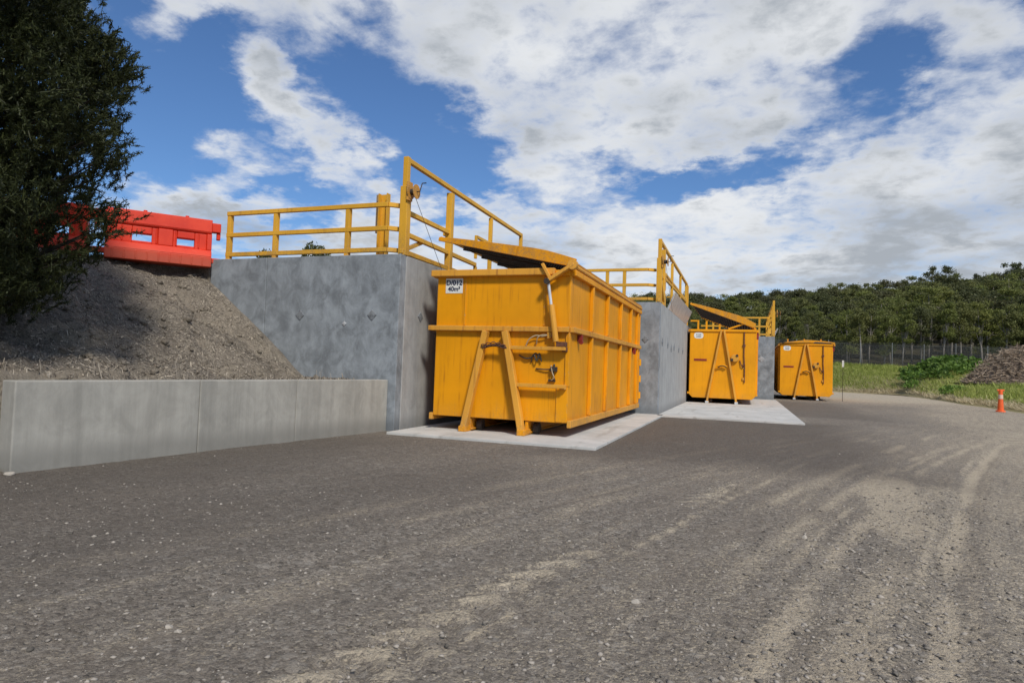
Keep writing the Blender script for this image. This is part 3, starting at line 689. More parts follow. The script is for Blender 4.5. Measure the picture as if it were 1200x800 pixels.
# --- two smaller bins
def small_bin(loc, label, open_lid):
    t = tag(empty('hook_lift_bin', loc), label, 'skip bin', 'yellow hook lift bins'); L = 6.6; Zt = 2.92
    m = MB(); hollow(m, BWD, L, .20, Zt, .05, .13); m.build('body', YB2, t, .012)
    MB().box(.0, BWD, -.05, 0, Zt-.085, Zt+.004).build('front_top_rail', YB2, t, .008)
    for a, c in ((1.2, .70), (1.3, 1.80)):
        lg = MB().bar((a, -.07, Zt-.03), (c, -.09, .05), .07, .10, (0, 1, 0)).build('a_frame_leg', YE, t, .008)
        MB().box(c-.06, c+.06, -.16, .3, 0, .09).build('foot', GALV, lg, .008)
    k = 8; MB().tube([(1.05+.40*i/k, -.10, 1.45+.07*math.sin(math.pi*i/k)) for i in range(k+1)], .024, 8).build('hook_bar', YB2, t, smooth=True)
    MB().tube([(1.09+.32*i/k, -.12, 1.425+.06*math.sin(math.pi*i/k)) for i in range(k+1)], .020, 6).build('hook_bar_wear_strip', DARK, t, smooth=True)
    MB().box(.17, .66, -.012, 0, 1.66, 1.745).build('reflector', REDL, t, .003)
    vb = MB().disc((1.72, -.07, 1.80), (0, 1, 0), .15, .13, 20).build('valve_box', YE, t, .02)
    MB().box(1.56, 1.66, -.15, -.02, 1.68, 1.78).build('handle', DARK, vb, .01); MB().disc((1.80, -.14, 1.90), (0, 1, 0), .05, .03).build('knob', DARK, vb)
    MB().tube([(2.05, -.035, 2.83), (2.05, -.035, 1.9), (2.08, -.035, 1.5), (2.08, -.035, .85)], .022, 8).build('hydraulic_pipe', RUST, t)
    MB().tube([(1.9, -.03, 1.72), (1.97, -.06, 1.5), (2.02, -.04, 1.42), (2.04, -.05, 1.6)], .018, 6).build('hose', RUST, t, smooth=True)
    for z in (2.3, 1.0): MB().box(2.0, 2.1, -.05, 0, z-.05, z+.05).build('pipe_clamp', RUST if z > 2 else YE, t, .006)
    number_plate(t, .15, 2.80, .36, .25, None, True)
    for xb, s in ((0, -1), (BWD, 1)):
        lo, hi = (xb, xb+.07) if s > 0 else (xb-.07, xb)
        MB().box(lo, hi, 0, L, Zt-.1, Zt).build('side_top_rail', YB2, t, .008); MB().box(lo, hi, 0, L, .34, .42).build('side_bottom_rail', YB2, t, .008)
        for i in range(6): MB().box(lo, hi, .5+i*1.1, .58+i*1.1, .425, Zt-.105).build('side_rib', YB2, t, .008)
    MB().box(BWD, BWD+.08, .05, .12, 2.55, 2.8).build('tie_down_lug', REDL, t, .006)
    runners(t, L, YB2)
    if open_lid:
        lid_mesh(t, .36, L, True, 2.42, Zt+.09, .30)
        # folded flap frame lying on the right half of the rim
        fr = MB(); fr.bar((1.45, .05, Zt+.03), (2.05, .05, Zt+.24), .06, .07, (0, 1, 0)); fr.bar((2.05, .05, Zt+.24), (2.48, .05, Zt+.03), .06, .07, (0, 1, 0)); fr.build('lid_stop', YB2, t, .006)
        for x, h in ((.30, .34), (.62, .34), (1.12, .22)): MB().box(x-.035, x+.035, .02, .09, Zt+.004, Zt+h).build('rim_stub', YB2, t, .006)
        MB().bar((.0, .055, Zt+.34), (.33, .055, Zt+.34), .06, .06).build('rim_hoop', YB2, t, .006)
    else:
        lid = empty('lid', (0, 0, Zt)); lid.parent = t
        prof = [(-.11, -.12), (-.11, -.05), (.3, .07), (1.25, .20), (2.1, .14), (2.58, .08), (2.62, -.10), (2.55, -.10), (2.5, .02), (.0, .005), (-.06, -.12)]
        n = len(prof); m = MB(); m.add([(x, -.07, z) for x, z in prof]+[(x, L+.05, z) for x, z in prof], [tuple(range(n)), tuple(reversed(range(n, 2*n)))]+[((i+1) % n, i, n+i, n+(i+1) % n) for i in range(n)])
        m.build('lid_cover', YB2, lid, .006)
        MB().hexa([(1.55, -.078, .03), (2.45, -.078, .02), (2.45, -.072, .02), (1.55, -.072, .03), (1.65, -.078, .10), (2.4, -.078, .06), (2.4, -.072, .06), (1.65, -.072, .10)]).build('mesh_panel', MESHD, lid)
        for k in range(3): MB().box(.35+k*.8, .41+k*.8, .4, .5, .08, .26).build('lid_lug', YB2, lid, .004)
    return t
small_bin((-2.11, 26.81, .012), 'middle yellow bin with one side of its slatted lid raised', True)
small_bin((1.72, 36.87, -.01), 'far yellow bin standing apart with its lid shut', False)
# ------------------------------------------------------------------ red barriers
def barrier(a, b, z, label):
    a, b = V((*a, z)), V((*b, z)); L = (b-a).length; t = tag(empty('plastic_barrier', a, math.atan2(b.y-a.y, b.x-a.x)), label, 'barrier', 'red plastic barriers on the bank top')
    m = MB(); hx = m.hexa
    def blk(x0, x1, z0, z1, d0, d1): hx([(x0, -d0, z0), (x1, -d0, z0), (x1, d0, z0), (x0, d0, z0), (x0, -d1, z1), (x1, -d1, z1), (x1, d1, z1), (x0, d1, z1)])
    blk(0, L, 0, .20, .24, .23); blk(0, L, .2, .34, .23, .15)
    blk(0, L, .70, .95, .135, .115); blk(0, L, .66, .70, .10, .135)
    W1a, W1b, W2a, W2b = .24*L, .42*L, .66*L, .83*L
    zs0, zs1 = .385, .53
    for x0, x1 in ((0, .05*L), (.48*L, .62*L), (.95*L, L)): blk(x0, x1, .34, .66, .15, .13)      # pillars
    for x0, x1 in ((.05*L, W1a), (W1b, .48*L), (.62*L, W2a), (W2b, .95*L)): blk(x0, x1, .34, .66, .105, .095)
    for x0, x1 in ((W1a, W1b), (W2a, W2b)): blk(x0, x1, .34, zs0, .105, .103); blk(x0, x1, zs1, .66, .099, .095)
    for k in range(9): x0 = L*(.06+.105*k); blk(x0, x0+.035, .02, .19, .246, .236)
    for x0 in (.14*L, .455*L, .64*L, .86*L): blk(x0, x0+.03, .36, .655, .122, .112)
    m.build('body', REDP, t, .014, seg=3)
    for x0, s in ((L, 1), (0, -1)):
        m = MB(); lo, hi = sorted((x0, x0+s*.16)); m.box(lo, hi, -.09, .09, .72, .90); lo, hi = sorted((x0+s*.09, x0+s*.16)); m.box(lo, hi, -.05, .05, .58, .72); m.build('coupling_lug', REDP, t, .012)
        lo, hi = sorted((x0, x0+s*.18)); MB().box(lo, hi, -.09, .09, .10, .20).build('coupling_lug', REDP, t, .012)
    for x in (.35*L, .75*L): MB().disc((x, 0, .965), (0, 0, 1), .035, .05, 12).build('filler_cap', REDP, t, .004)
barrier((-11.21, 8.59), (-10.07, 9.97), 2.91, 'red plastic barrier in full view between tree and yellow railing')
barrier((-12.62, 7.25), (-11.42, 8.42), 2.91, 'red plastic barrier half hidden behind the dark tree')
# ------------------------------------------------------------------ near dark tree
tb = V((-8.55, 4.55)); tz = float(bank(np.array([tb.x]), np.array([tb.y]))[0])-.15
tree = tag(empty('conifer_tree', (tb.x, tb.y, tz)), 'dark fine leaved tree overhanging the soil bank beside the barriers', 'tree')
rt = random.Random(11)
MB().tube([(0, 0, 0), (.05, .03, 1.5), (-.05, .05, 3.5), (.02, 0, 5.5), (0, .05, 7.5)], [.17, .14, .11, .07, .02], 10).build('trunk', BARK, tree, smooth=True)
def bound(py):   # right-hand outline of the crown in the picture
    return np.interp(py, [-400, -60, 0, 40, 75, 90, 105, 125, 150, 185, 215, 245, 262, 285, 305, 330, 352, 380], [40, 95, 108, 118, 160, 172, 168, 140, 150, 150, 140, 124, 130, 104, 90, 80, 55, -40])
clusters = []
while len(clusters) < 1150:
    z = rt.uniform(-.1, 6.3); a = rt.uniform(0, 6.283); rmax = 2.35*(1-.12*abs(z-3)/3)*(1 if z > 1 else .8); r = rmax*math.sqrt(rt.uniform(.05, 1))
    p = V((r*math.cos(a), r*math.sin(a), z)); wp = p+V((tb.x, tb.y, tz))
    u, v = proj(wp)
    if v > 372 or u > bound(v)-(rt.uniform(.16, .36)*FPX/max(2, (wp-V((0, 0, EYE))).dot(_F)) if len(clusters) < 820 else 72): continue
    if 56 < u < 112 and 256 < v < 294 and rt.random() < .93: continue
    if float(bank(np.array([wp.x]), np.array([wp.y]))[0]) > wp.z-.25: continue
    clusters.append(p)
def unproj_at(u, v, d): 
    q = CR*((u-600)/FPX)+CU*((400-v)/FPX)+_F; return V((0, 0, EYE))+q*d-V((tb.x, tb.y, tz))
tips = [unproj_at(c[0]-(36 if c[1] < 115 else 22), c[1], c[2]) for c in ((168, 76, 7.4), (172, 92, 7.3), (160, 108, 7.2), (150, 152, 7.3), (146, 185, 7.2), (140, 205, 7.3), (150, 262, 7.0), (128, 274, 7.0), (118, 296, 7.1), (100, 306, 7.0), (108, 8, 7.5), (122, 45, 7.6), (70, 335, 7.0), (148, 90, 7.4), (138, 245, 7.2))]
lim = MB()
for c in clusters[::5]+tips:
    r = math.hypot(c.x, c.y); z0 = max(.2, c.z-.55*r-.2)
    mid = V((c.x*.5, c.y*.5, (z0+c.z)/2+.1)); lim.tube([(0, 0, z0), mid, c], [.035, .02, .006], 5, False)
lo = lim.build('limbs', BARK, tree, smooth=True); lo['kind'] = 'stuff'
P = []; D = []
for c in clusters+tips*2:
    out = V((c.x, c.y, .35*abs(c.z)+.6)).normalized()
    tip = any((c-q).length < 1e-6 for q in tips); sp_ = .11 if tip else .17
    for k in range(12 if tip else 24):
        gg = lambda q_: max(-1.5*q_, min(1.5*q_, rt.gauss(0, q_)))
        base = c+V((gg(sp_), gg(sp_), gg(sp_*.8)))
        d = (out+V((rt.gauss(0, .55), rt.gauss(0, .55), rt.gauss(.25, .5)))).normalized()
        L_ = rt.uniform(.08, .19)
        for j in range(24):
            tt = rt.random(); P.append(base+d*L_*tt); D.append((d*.9+V((rt.gauss(0, .6), rt.gauss(0, .6), rt.gauss(0, .6)))).normalized()*rt.uniform(.025, .058))
P = np.array(P); D = np.array(D)
side = np.cross(D, rng.normal(size=D.shape)); side = side/np.linalg.norm(side, axis=1)[:, None]*rng.uniform(.002, .0048, len(D))[:, None]
v, f = quads(P, D, side)
cr_ = link('crown', npmesh('crown', v, f), NEEDLE, tree)
# ------------------------------------------------------------------ far terrain: field and hill
EPX = [200, 700, 900, 980, 1060, 1130, 1199, 1300, 1500, 1800]; EDD = [60, 60, 60, 57, 51.5, 36, 27.9, 22, 15, 10]
DF = 66.0
hs = lambda px: np.interp(px, [500, 800, 1000, 1150, 1400], [.07, .085, .135, .175, .17])
def field_z(px, d):
    de = np.interp(px, EPX, EDD); t = (d-de)/(DF-de); z = np.where(t < 0, t*1.5, 2.65*np.clip(t, 0, 1)**.92)
    b = d-DF; z = z+np.where(b > 0, .05*np.minimum(b, 8)+hs(px)*np.maximum(b-8, 0)*np.where(b > 85, 85/np.maximum(b, 1), 1), 0)
    wx = d*fwd2[0]+right2[0]*((px-600)/FPX*d); wy = d*fwd2[1]+right2[1]*((px-600)/FPX*d)
    amp = sstep(0, .12, t)
    z = z+amp*(.5*(fbm(wx*.25, wy*.25, 90)-.5)+.22*(fbm(wx*.9, wy*.9, 91)-.5))
    z = z+.75*np.exp(-((px-1108)/42)**2-((d-54)/4.5)**2)+.25*np.exp(-((px-1040)/40)**2-((d-(de+4))/2)**2)
    return wx, wy, z
pxs = np.linspace(860, 1560, 150); ts = np.linspace(-.04, 1.02, 70)
PXg, Tg = np.meshgrid(pxs, ts); DE = np.interp(PXg, EPX, EDD); DD = DE+Tg*(DF-DE)+1.2*(fbm(PXg*.03, Tg*6, 95)-.5)*sstep(.3, 0, np.abs(Tg))
wx, wy, wz = field_z(PXg, DD)
me = npmesh('grass_field', np.stack([wx, wy, wz], -1).reshape(-1, 3), grid_faces(len(pxs), len(ts)))
straw = np.exp(-((PXg-1035)/60)**2-((DD-DE-3.5)/3.2)**2)+.7*sstep(.10, 0, Tg)+.6*np.exp(-((PXg-1120)/40)**2-((Tg-.25)/.14)**2)
at = me.attributes.new('straw', 'FLOAT', 'POINT'); at.data.foreach_set('value', np.clip(straw, 0, 1).astype(np.float32).ravel())
tag(link('grass_field', me, FIELD, smooth=True), 'rough sloping grass field between the yard and the forest', kind='structure')
pxs2 = np.linspace(150, 1800, 90); ds2 = np.concatenate([np.linspace(61, 76, 12), np.linspace(80, 330, 50)])
P2, D2 = np.meshgrid(pxs2, ds2); wx, wy, wz = field_z(P2, D2); wz = wz-np.where((D2 < 66.3), .6, 0)-np.where((P2 < 860) & (D2 < 62), 3, 0)
tag(link('hill', npmesh('hill', np.stack([wx, wy, wz], -1).reshape(-1, 3), grid_faces(len(pxs2), len(ds2))), HILL, smooth=True), 'forested hillside rising behind the fence', kind='structure')
# grass blades
def blades(name, n, mat, samp, hmin, hmax, label, width=.035, lean=.5):
    VV = []
    px, d = samp(n); x, y, z = field_z(px, d); k = len(px)
    hgt = hmin+(hmax-hmin)*rng.random(k)**1.6; a = rng.uniform(0, 6.28, k)
    ax = np.stack([np.cos(a), np.sin(a), 0*a], -1)*width*rng.uniform(.5, 1.2, k)[:, None]
    ln = rng.normal(0, lean, (k, 2))*hgt[:, None]
    b = np.stack([x, y, z-.03], -1); tp = b+np.concatenate([ln, hgt[:, None]], 1)
    v = np.stack([b-ax, b+ax, tp], 1).reshape(-1, 3)
    tag(link(name, npmesh(name, v, np.arange(3*k).reshape(k, 3)), mat), label, kind='stuff')
def s_field(n):
    px = rng.uniform(940, 1330, n); t = rng.uniform(.03, 1.0, n)**.8; de = np.interp(px, EPX, EDD); d = de+t*(DF-de)
    x, y = d*fwd2[0]+right2[0]*((px-600)/FPX*d), d*fwd2[1]+right2[1]*((px-600)/FPX*d)
    ok = fbm(x*.6, y*.6, 99) > rng.uniform(.25, .6, n); return px[ok], d[ok]
blades('grass', 90000, GRASS, s_field, .10, .42, 'rough green and yellow grass on the field')
def s_straw(n):
    px = np.concatenate([rng.normal(1035, 38, n//2), rng.uniform(960, 1300, n-n//2)]); de = np.interp(px, EPX, EDD)
    d = np.concatenate([de[:n//2]+np.abs(rng.normal(2.5, 2.2, n//2)), de[n//2:]+np.abs(rng.normal(0.2, .9, n-n//2))+.2]); return px, d
blades('dry_grass', 16000, STRAW, s_straw, .06, .3, 'pale dry cut grass along the edge of the road', .03, .9)
# weeds
def weed_proto(seed, mat):
    r = np.random.default_rng(seed); n = 500
    th = r.uniform(0, 6.28, n); ph = np.arccos(r.uniform(0, 1, n)); rad = r.uniform(.45, 1, n)**.5*(1+.25*np.sin(th*3+seed))
    P = np.stack([rad*np.sin(ph)*np.cos(th), rad*np.sin(ph)*np.sin(th), rad*np.cos(ph)*.75+.02], -1)
    A = r.normal(size=(n, 3)); A = A/np.linalg.norm(A, axis=1)[:, None]*r.uniform(.06, .13, n)[:, None]
    B = np.cross(A, r.normal(size=(n, 3))); B = B/np.linalg.norm(B, axis=1)[:, None]*r.uniform(.03, .07, n)[:, None]
    v, f = quads(P, A, B); m = npmesh('weed_clump', v, f); m.materials.append(mat); return m
wp_ = [weed_proto(i, WEED) for i in range(4)]
for i, (px, d, s_) in enumerate(((1075, 53, 1.0), (1092, 55, 1.3), (1108, 54, 1.5), (1122, 56, 1.5), (1136, 55, 1.3), (1150, 57, 1.2), (1098, 51, .9), (1118, 51.5, 1.0), (1080, 57, 1.3), (1132, 52, .9), (1073, 51, .7), (1120, 42, .7), (1160, 58, 1.2), (1105, 58, 1.5))):
    o = bpy.data.objects.new('weed_clump', wp_[i % 4]); COL.objects.link(o); x, y, z = field_z(np.array([float(px)]), np.array([float(d)])); o.location = (x[0], y[0], z[0]-.1); o.rotation_euler.z = i*1.3; o.scale = (s_*1.15, s_*1.15, s_)
    tag(o, 'leafy bright green weed clump growing on the grass mound before the fence' if px != 1073 and px != 1120 else ('low dark green weed clump alone in grass left of the mound' if px == 1073 else 'small green weed clump in the grass below the brush pile'), 'weed', None if px in (1073, 1120) else 'green weed clumps on the mound')
# brush pile
n = 3800; r = np.random.default_rng(3)
cpx, cd = 1206., 46.5; cx, cy, cz = [float(a[0]) for a in field_z(np.array([cpx]), np.array([cd]))]
th = r.uniform(0, 6.28, n); u = r.random(n)**.5; hx_, hy_, hz_ = 4.3, 2.7, 3.1
pr = np.stack([hx_*u*np.cos(th), hy_*u*np.sin(th)], -1); zt = hz_*(1-u**1.7)*(.8+.45*fbm(pr[:, 0]*.8+5, pr[:, 1]*.8, 7)); zz = zt*r.uniform(.55, 1.0, n)
P = np.stack([right2[0]*pr[:, 0]+fwd2[0]*pr[:, 1], right2[1]*pr[:, 0]+fwd2[1]*pr[:, 1], zz], -1)
D = r.normal(size=(n, 3))*np.array([1, 1, .45]); D = D/np.linalg.norm(D, axis=1)[:, None]*(r.uniform(.1, .55, n)**1.2)[:, None]
S = np.cross(D, r.normal(size=(n, 3))); S = S/np.linalg.norm(S, axis=1)[:, None]*r.uniform(.010, .035, n)[:, None]; S2 = np.cross(D, S); S2 = S2/np.linalg.norm(S2, axis=1)[:, None]*np.linalg.norm(S, axis=1)[:, None]
tri = [S, -.5*S+.87*S2, -.5*S-.87*S2]
v = np.stack([P-D+k for k in tri]+[P+D+k*.6 for k in tri], 1).reshape(-1, 3); b = (np.arange(n)*6)[:, None]
f = np.concatenate([b+np.array([0, 1, 4, 3]), b+np.array([1, 2, 5, 4]), b+np.array([2, 0, 3, 5])])
bp = tag(empty('brush_pile', (cx, cy, cz-.15)), 'big heap of cut grey brown branches on the grass at right', 'brush pile')
pm = link('branches', npmesh('branches', v, f), TWIG, bp); pm['kind'] = 'stuff'
core = MB(); gn = 26
for j in range(gn):
    for i in range(gn):
        a, bq = (i/(gn-1)*2-1), (j/(gn-1)*2-1); uu = min(1, math.hypot(a, bq)); h = hz_*.72*(1-uu**1.7)*(.75+.5*float(fbm(np.array([a*3+5]), np.array([bq*3]), 7)[0]))
        core.v.append((right2[0]*a*hx_+fwd2[0]*bq*hy_, right2[1]*a*hx_+fwd2[1]*bq*hy_, h-.05))
core.f = [tuple(q) for q in grid_faces(gn, gn)]
core.build('leaf_mass', simple('dead_leaf_mass', (.11, .082, .062), .95, 6, .6, 0, .8, .1), bp, smooth=True)
# ------------------------------------------------------------------ chain-link fence
fc0, fc1 = 560, 1420; A0 = W(fc0, DF); A1 = W(fc1, DF); flen = (A1-A0).length
fn = tag(empty('chain_link_fence', (A0.x, A0.y, 0), math.atan2(A1.y-A0.y, A1.x-A0.x)), 'tall grey chain link fence along the foot of the forest', 'fence')
def fz(s_):
    px = fc0+(fc1-fc0)*s_/flen; return float(field_z(np.array([px]), np.array([DF]))[2][0])
np_ = int(flen/3.2)
for i in range(np_+1):
    s_ = flen*i/np_; z = fz(s_)
    MB().tube([(s_, 0, z-.1), (s_, 0, z+2.35)], .035, 6).build('post', STEELG, fn)
Hf = 2.1; mm = MB()
def wire(a, b, r=.0045):
    a, b = V(a), V(b); d = (b-a).normalized(); s1 = V((0, 1, 0))*r; s2 = d.cross(V((0, 1, 0))).normalized()*r
    c = [s1, -.5*s1+.87*s2, -.5*s1-.87*s2]; mm.add([a+k for k in c]+[b+k for k in c], [(0, 1, 4, 3), (1, 2, 5, 4), (2, 0, 3, 5)])
s_ = -Hf
while s_ < flen:
    for dr in (1, -1):
        a0, b0 = (s_, s_+Hf) if dr > 0 else (s_+Hf, s_)
        if 0 <= a0 <= flen and 0 <= b0 <= flen:
            wire((a0, -.04, fz(a0)+.05), (b0, -.04, fz(b0)+.05+Hf))
    s_ += .11
mm.build('wire_mesh', FWIRE, fn)
for h in (2.15, 2.3):
    pts = [(flen*i/np_, -.045, fz(flen*i/np_)+h) for i in range(np_+1)]; MB().tube(pts, .014 if h < 2.2 else .008, 4).build('top_wire', FWIRE, fn)
# ------------------------------------------------------------------ forest
def gum(seed, hgt, bare, spread, mat, clumps, leaf):
    r = np.random.default_rng(seed); rr = random.Random(seed); t = empty('gum_tree')
    tw = MB(); lx, ly = rr.uniform(-.5, .5), rr.uniform(-.5, .5)
    spine = [V((0, 0, -.3)), V((lx*.3, ly*.2, hgt*.3)), V((lx*.8, ly*.7, hgt*.6)), V((lx, ly, hgt*.9))]
    tw.tube(spine, [.17, .13, .09, .03], 6)
    P = []; A = []
    for k in range(clumps):
        f_ = rr.random(); h = hgt*(bare+(1-bare)*f_); rad = spread*math.sin(math.pi*min(1, .18+.75*f_))**.7; a = rr.uniform(0, 6.283); q = rad*math.sqrt(rr.random())*.85
        c = V((lx*h/hgt+q*math.cos(a), ly*h/hgt+q*math.sin(a), h)); s0 = spine[1].lerp(spine[2], rr.random())
        if k % 2 == 0: tw.tube([s0, s0.lerp(c, .55)+V((0, 0, -.15)), c], [.06, .035, .012], 4, False)
        cr0 = spread*rr.uniform(.25, .6); m = int(2.6*leaf*rr.uniform(.7, 1.3))
        d = r.normal(size=(m, 3)); d /= np.linalg.norm(d, axis=1)[:, None]; d *= (r.random(m)**.6)[:, None]*np.array([1, 1, .72])*cr0*(1+.35*np.sin(d[:, :1]*7+k)*np.cos(d[:, 1:2]*6))
        P.append(d+np.array(c))
    P = np.concatenate(P); m = len(P)
    A = r.normal(size=(m, 3))*np.array([1, 1, .8]); A = A/np.linalg.norm(A, axis=1)[:, None]*r.uniform(.05, .13, m)[:, None]
    B = np.cross(A, r.normal(size=(m, 3))); B = B/np.linalg.norm(B, axis=1)[:, None]*r.uniform(.03, .065, m)[:, None]
    v, f = quads(P, A, B)
    tw.build('trunk', TRUNK, t, smooth=True); link('crown', npmesh('crown', v, f), mat, t)
    return t
protos = [gum(1, 9.5, .42, 1.9, LEAF[0], 20, 90), gum(2, 10.5, .48, 1.7, LEAF[1], 18, 90), gum(3, 8.6, .36, 2.0, LEAF[2], 22, 85), gum(4, 11, .5, 2.1, LEAF[0], 18, 90), gum(5, 9.8, .22, 2.3, LEAF[1], 28, 85), gum(6, 9.0, .04, 2.5, LEAF[2], 34, 80)]
tall = [gum(11, 13, .5, 2.3, LEAF[2], 17, 80), gum(12, 12, .5, 2.1, LEAF[2], 15, 80)]
used = set(); hts = {}
for i_, p_ in enumerate(protos+tall): hts[i_] = max(v.co.z for v in [c for c in p_.children if c.name.startswith('crown')][0].data.vertices)-.3; KEY = i_; p_['mesh_key'] = i_
def plant(pr, px, d, sc_, label, group):
    x, y, z = [float(a[0]) for a in field_z(np.array([float(px)]), np.array([float(d)]))]
    sky_ = np.interp(px, [600, 690, 810, 900, 1000, 1060, 1100, 1199, 1300], [88, 92, 97, 104, 115, 124, 131, 138, 140])
    top = hts[pr['mesh_key']]; frac = np.interp(d, [70, 80, 95, 120, 150], [.70, .80, .88, .95, 1.0])
    if group != 'tall gum trees along the ridge': sc_ = min(sc_, (sky_*frac*d/FPX+EYE-z)/top*rf.uniform(.86, 1.04))
    else: sc_ = ((sky_+(6 if px in (1092, 1108, 1186, 1194) else -5))*d/FPX+EYE-z)/top
    o = pr if pr.name not in used else copy_tree(pr); used.add(pr.name); used.add(o.name)
    o.location = (x, y, z-.1); o.rotation_euler.z = rf.uniform(0, 6.28); wx_ = sc_*(1.0 if d < 76 or d > 146.5 else 1.32); o.scale = (wx_*rf.uniform(.92, 1.12), wx_*rf.uniform(.92, 1.12), sc_)
    tag(o, label, 'tree', group)
    if 'mesh_key' in o and o is not pr: del o['mesh_key']
rf = random.Random(21)
G1 = ('slender pale trunked gum tree in the front row just behind the fence', 'gum trees in the front row of the forest')
G2 = ('dense olive gum tree on the slope above the front row of the forest', 'gum trees on the forest slope')
G3 = ('tall thin crowned gum tree standing out on the ridge skyline', 'tall gum trees along the ridge')
for d, step, sc_, lab in ((70, 21, .86, G1), (74, 22, .95, G1), (79, 24, 1.0, G2), (86, 25, 1.02, G2), (94, 25, 1.05, G2), (103, 25, 1.06, G2), (113, 25, 1.08, G2), (124, 24, 1.1, G2), (136, 20, 1.1, G2), (146, 19, 1.12, G2)):
    px = 640+rf.uniform(0, step)
    while px < 1300:
        plant(protos[rf.choice((0, 1, 2, 3, 4, 0, 1))] if d < 78 else protos[rf.choice((0, 1, 2, 3, 4, 5, 5, 4))] if d < 120 else protos[rf.choice((0, 2, 2, 5, 5, 4))], px, d+rf.uniform(-2.4, 2.4), sc_*rf.uniform(.82, 1.18), *lab); px += step*rf.uniform(.75, 1.35)
for i, px in enumerate((822, 868, 940, 1022, 1080, 1092, 1108, 1122, 1145, 1186, 1194, 1216, 1240)):
    plant(tall[i % 2], px, 150+rf.uniform(-3, 3), rf.uniform(.98, 1.2) if px in (1092, 1108, 1186, 1194) else rf.uniform(.8, 1.0), *G3)
# small bush tops behind the platform edge
for i, (x, y, s_, lb) in enumerate(((-12.2, 16.0, .5, 'dark bush top showing behind the near railing on the platform'), (-13.95, 16.0, .34, 'thin low bush top further left along the platform behind the near railing'))):
    o = tag(empty('bush', (x, y, 2.98)), lb, 'bush'); top = (1.62, 1.50)[i]
    f_ = weed_proto(50+i, LEAF[2]); f_.name = 'foliage'; fo = bpy.data.objects.new('foliage', f_); COL.objects.link(fo); fo.parent = o; fo.scale = (s_*.8, s_*.8, s_); fo.location.z = top-s_*.78
    MB().tube([(0, 0, 0), (.03, 0, top*.5), (0, .02, top-.05)], [.035, .025, .008], 6).build('stem', BARK, o)
# ------------------------------------------------------------------ bollard, survey stake
x, y = 10.12, 32.6
t = tag(empty('bollard', (x, y, 0)), 'orange plastic bollard with a white band at the edge of the grass', 'bollard')
MB().tube([(0, 0, 0), (0, 0, .06), (0, 0, .07)], [.175, .165, .1], 16).build('base', ORG, t)
MB().tube([(0, 0, .07), (0, 0, .5), (0, 0, .84), (0, 0, .86), (0, 0, .93)], [.115, .085, .075, .075, .07], 16).build('stem', ORG, t)
MB().tube([(-.12, 0, .90), (.12, 0, .90)], .04, 10).build('handle', ORG, t)
MB().tube([(0, 0, .54), (0, 0, .72)], [.088, .082], 16).build('reflective_band', PBAND, t)
p = W(988.5, 33.5)
t = tag(empty('survey_stake', (p.x, p.y, -.02)), 'thin stake with a white tag at its top right of the far bin', 'stake')
MB().tube([(0, 0, 0), (.01, 0, 2.1)], .012, 6).build('stake', DARK, t); MB().box(-.04, .05, -.008, .008, 1.78, 2.12).build('tag', WHITE, t, .004)
# ------------------------------------------------------------------ light and sky
SUN = V((.52, -.62, .80)).normalized(); el = math.asin(SUN.z); rot = math.atan2(SUN.x, SUN.y)
sun = bpy.data.lights.new('sun', 'SUN'); sun.energy = 3.2; sun.angle = R(8); sun.color = (1, .93, .82)
so = bpy.data.objects.new('sun', sun); COL.objects.link(so); so.rotation_euler = SUN.to_track_quat('Z', 'Y').to_euler(); so.location = SUN*60
wd = bpy.data.worlds.new('World'); sc.world = wd; wd.use_nodes = True
t = NT(wd.node_tree); out = t.add('ShaderNodeOutputWorld')
sky = t.add('ShaderNodeTexSky', sky_type='NISHITA', sun_disc=False, sun_elevation=el, sun_rotation=rot, air_density=1.0, dust_density=.3, ozone_density=2.5).outputs[0]
dr = t.vm('NORMALIZE', t.add('ShaderNodeTexCoord').outputs['Generated'])
fz_ = t.math('MAXIMUM', t.vm('DOT_PRODUCT', dr, tuple(_F)), .12)
u = t.math('DIVIDE', t.vm('DOT_PRODUCT', dr, tuple(CR)), fz_); vv = t.math('DIVIDE', t.vm('DOT_PRODUCT', dr, tuple(CU)), fz_)
uv = t.add('ShaderNodeCombineXYZ', {0: u, 1: vv}).outputs[0]
sep = t.add('ShaderNodeSeparateXYZ', {0: dr}).outputs
dz = t.math('ADD', t.math('MAXIMUM', sep[2], 0), .22)
pl = t.vm('DIVIDE', dr, t.add('ShaderNodeCombineXYZ', {0: dz, 1: dz, 2: dz}).outputs[0])
wn = t.add('ShaderNodeTexNoise', {'Vector': pl, 'Scale': 3.0, 'Detail': 8.0, 'Roughness': .6}).outputs['Color']
uvw = t.vm('ADD', uv, t.vm('MULTIPLY', t.vm('SUBTRACT', wn, (.5, .5, .5)), (.34, .26, 0)))
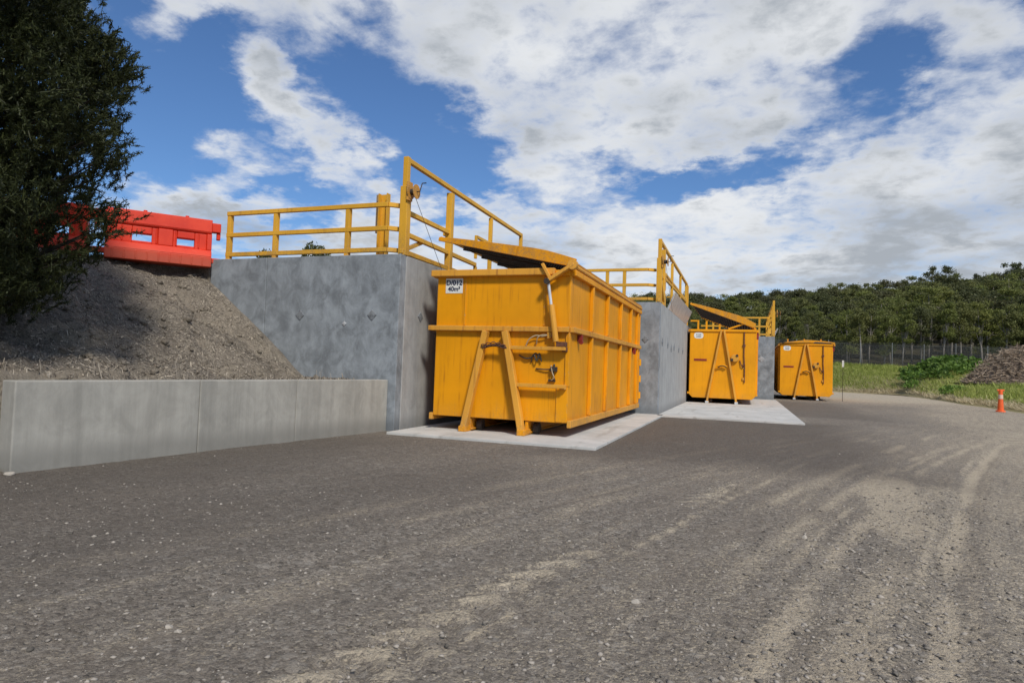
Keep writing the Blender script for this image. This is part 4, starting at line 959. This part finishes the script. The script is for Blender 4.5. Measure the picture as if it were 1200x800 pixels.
BL = [(440, -10, 290, 95, 0, 1.0), (225, 0, 85, 60, 20, .95), (620, 65, 200, 150, 0, 1.05), (850, 40, 360, 185, 0, 1.3), (690, 150, 170, 100, 0, .8), (650, 205, 130, 38, 0, .75),
      (378, 165, 130, 52, -42, 1.05), (262, 192, 70, 34, 0, .75), (225, 242, 150, 40, 0, 1.1), (158, 200, 50, 25, 0, .7), (420, 265, 210, 52, 0, .95), (740, 292, 420, 80, 0, 1.4),
      (1010, 290, 420, 110, 0, 1.6), (1090, 175, 300, 95, 18, 1.3), (1200, 250, 260, 130, 0, 1.6), (850, 165, 130, 40, 15, .85), (1150, 20, 90, 60, 0, .7), (330, 110, 60, 40, -30, .7), (600, 330, 600, 70, 0, .8),
      (170, 115, 150, 110, 0, -1.0), (490, 150, 85, 75, 0, -.8), (785, 205, 150, 40, 8, -.75), (970, 160, 90, 34, 28, -.55), (1065, 75, 95, 52, 35, -.85), (975, 238, 75, 32, 20, -.8), (560, 200, 60, 40, 0, -.6), (340, 235, 60, 40, 0, -.5)]
cov = None
for (px, py, rx, ry, ro, w_) in BL:
    mp = t.add('ShaderNodeMapping', {'Vector': uvw, 'Location': ((px-600)/FPX, (400-py)/FPX, 0), 'Rotation': (0, 0, R(ro)), 'Scale': (rx/FPX, ry/FPX, 1)}, vector_type='TEXTURE').outputs[0]
    g = t.math('MULTIPLY', t.add('ShaderNodeTexGradient', {0: mp}, gradient_type='SPHERICAL').outputs['Fac'], w_)
    cov = g if cov is None else t.math('ADD', cov, g)
behind = t.ramp(t.vm('DOT_PRODUCT', dr, tuple(_F)), .45, .1)
high = t.ramp(vv, .55, 1.2)
nA = t.noise(pl, 3.4, 10, .60, .25); nB = t.noise(pl, 11, 9, .62, .2); nC = t.noise(t.vm('ADD', pl, (2.7, 5.1, 0.4)), 1.5, 4, .5); nD = t.noise(t.vm('ADD', pl, (.05, .05, .06)), 3.0, 5, .5)
cov = t.math('ADD', t.math('MINIMUM', cov, .86), t.math('MULTIPLY', t.math('MAXIMUM', behind, high), .38))
dens0 = t.math('ADD', cov, t.math('ADD', t.math('MULTIPLY', t.math('SUBTRACT', nA, .5), 1.95), t.math('MULTIPLY', t.math('SUBTRACT', nB, .5), 1.35)))
dens = t.ramp(dens0, .02, 1.12)
thick = t.ramp(t.math('ADD', dens0, t.math('ADD', t.math('MULTIPLY', t.math('SUBTRACT', nD, .5), .8), t.math('MULTIPLY', t.math('SUBTRACT', nC, .5), 2.6))), .62, 1.5)
ccol = t.mix(thick, (7.5, 7.7, 7.95), (3.7, 4.05, 4.5))
skyc = t.mix(1.0, sky, (.60, .80, 1.04), 'MULTIPLY')
fin = t.mix(t.math('MULTIPLY', dens, 1.0), skyc, ccol)
bg = t.add('ShaderNodeBackground', {'Color': fin, 'Strength': .1}).outputs[0]
t.t.links.new(bg, out.inputs[0])
sc.view_settings.view_transform = 'Standard'; sc.view_settings.look = 'None'; sc.view_settings.exposure = .1; sc.view_settings.gamma = 1; sc.view_settings.use_curve_mapping = False
sc.render.engine = 'CYCLES'; sc.cycles.use_denoising = True; sc.cycles.max_bounces = 6; sc.cycles.transparent_max_bounces = 8
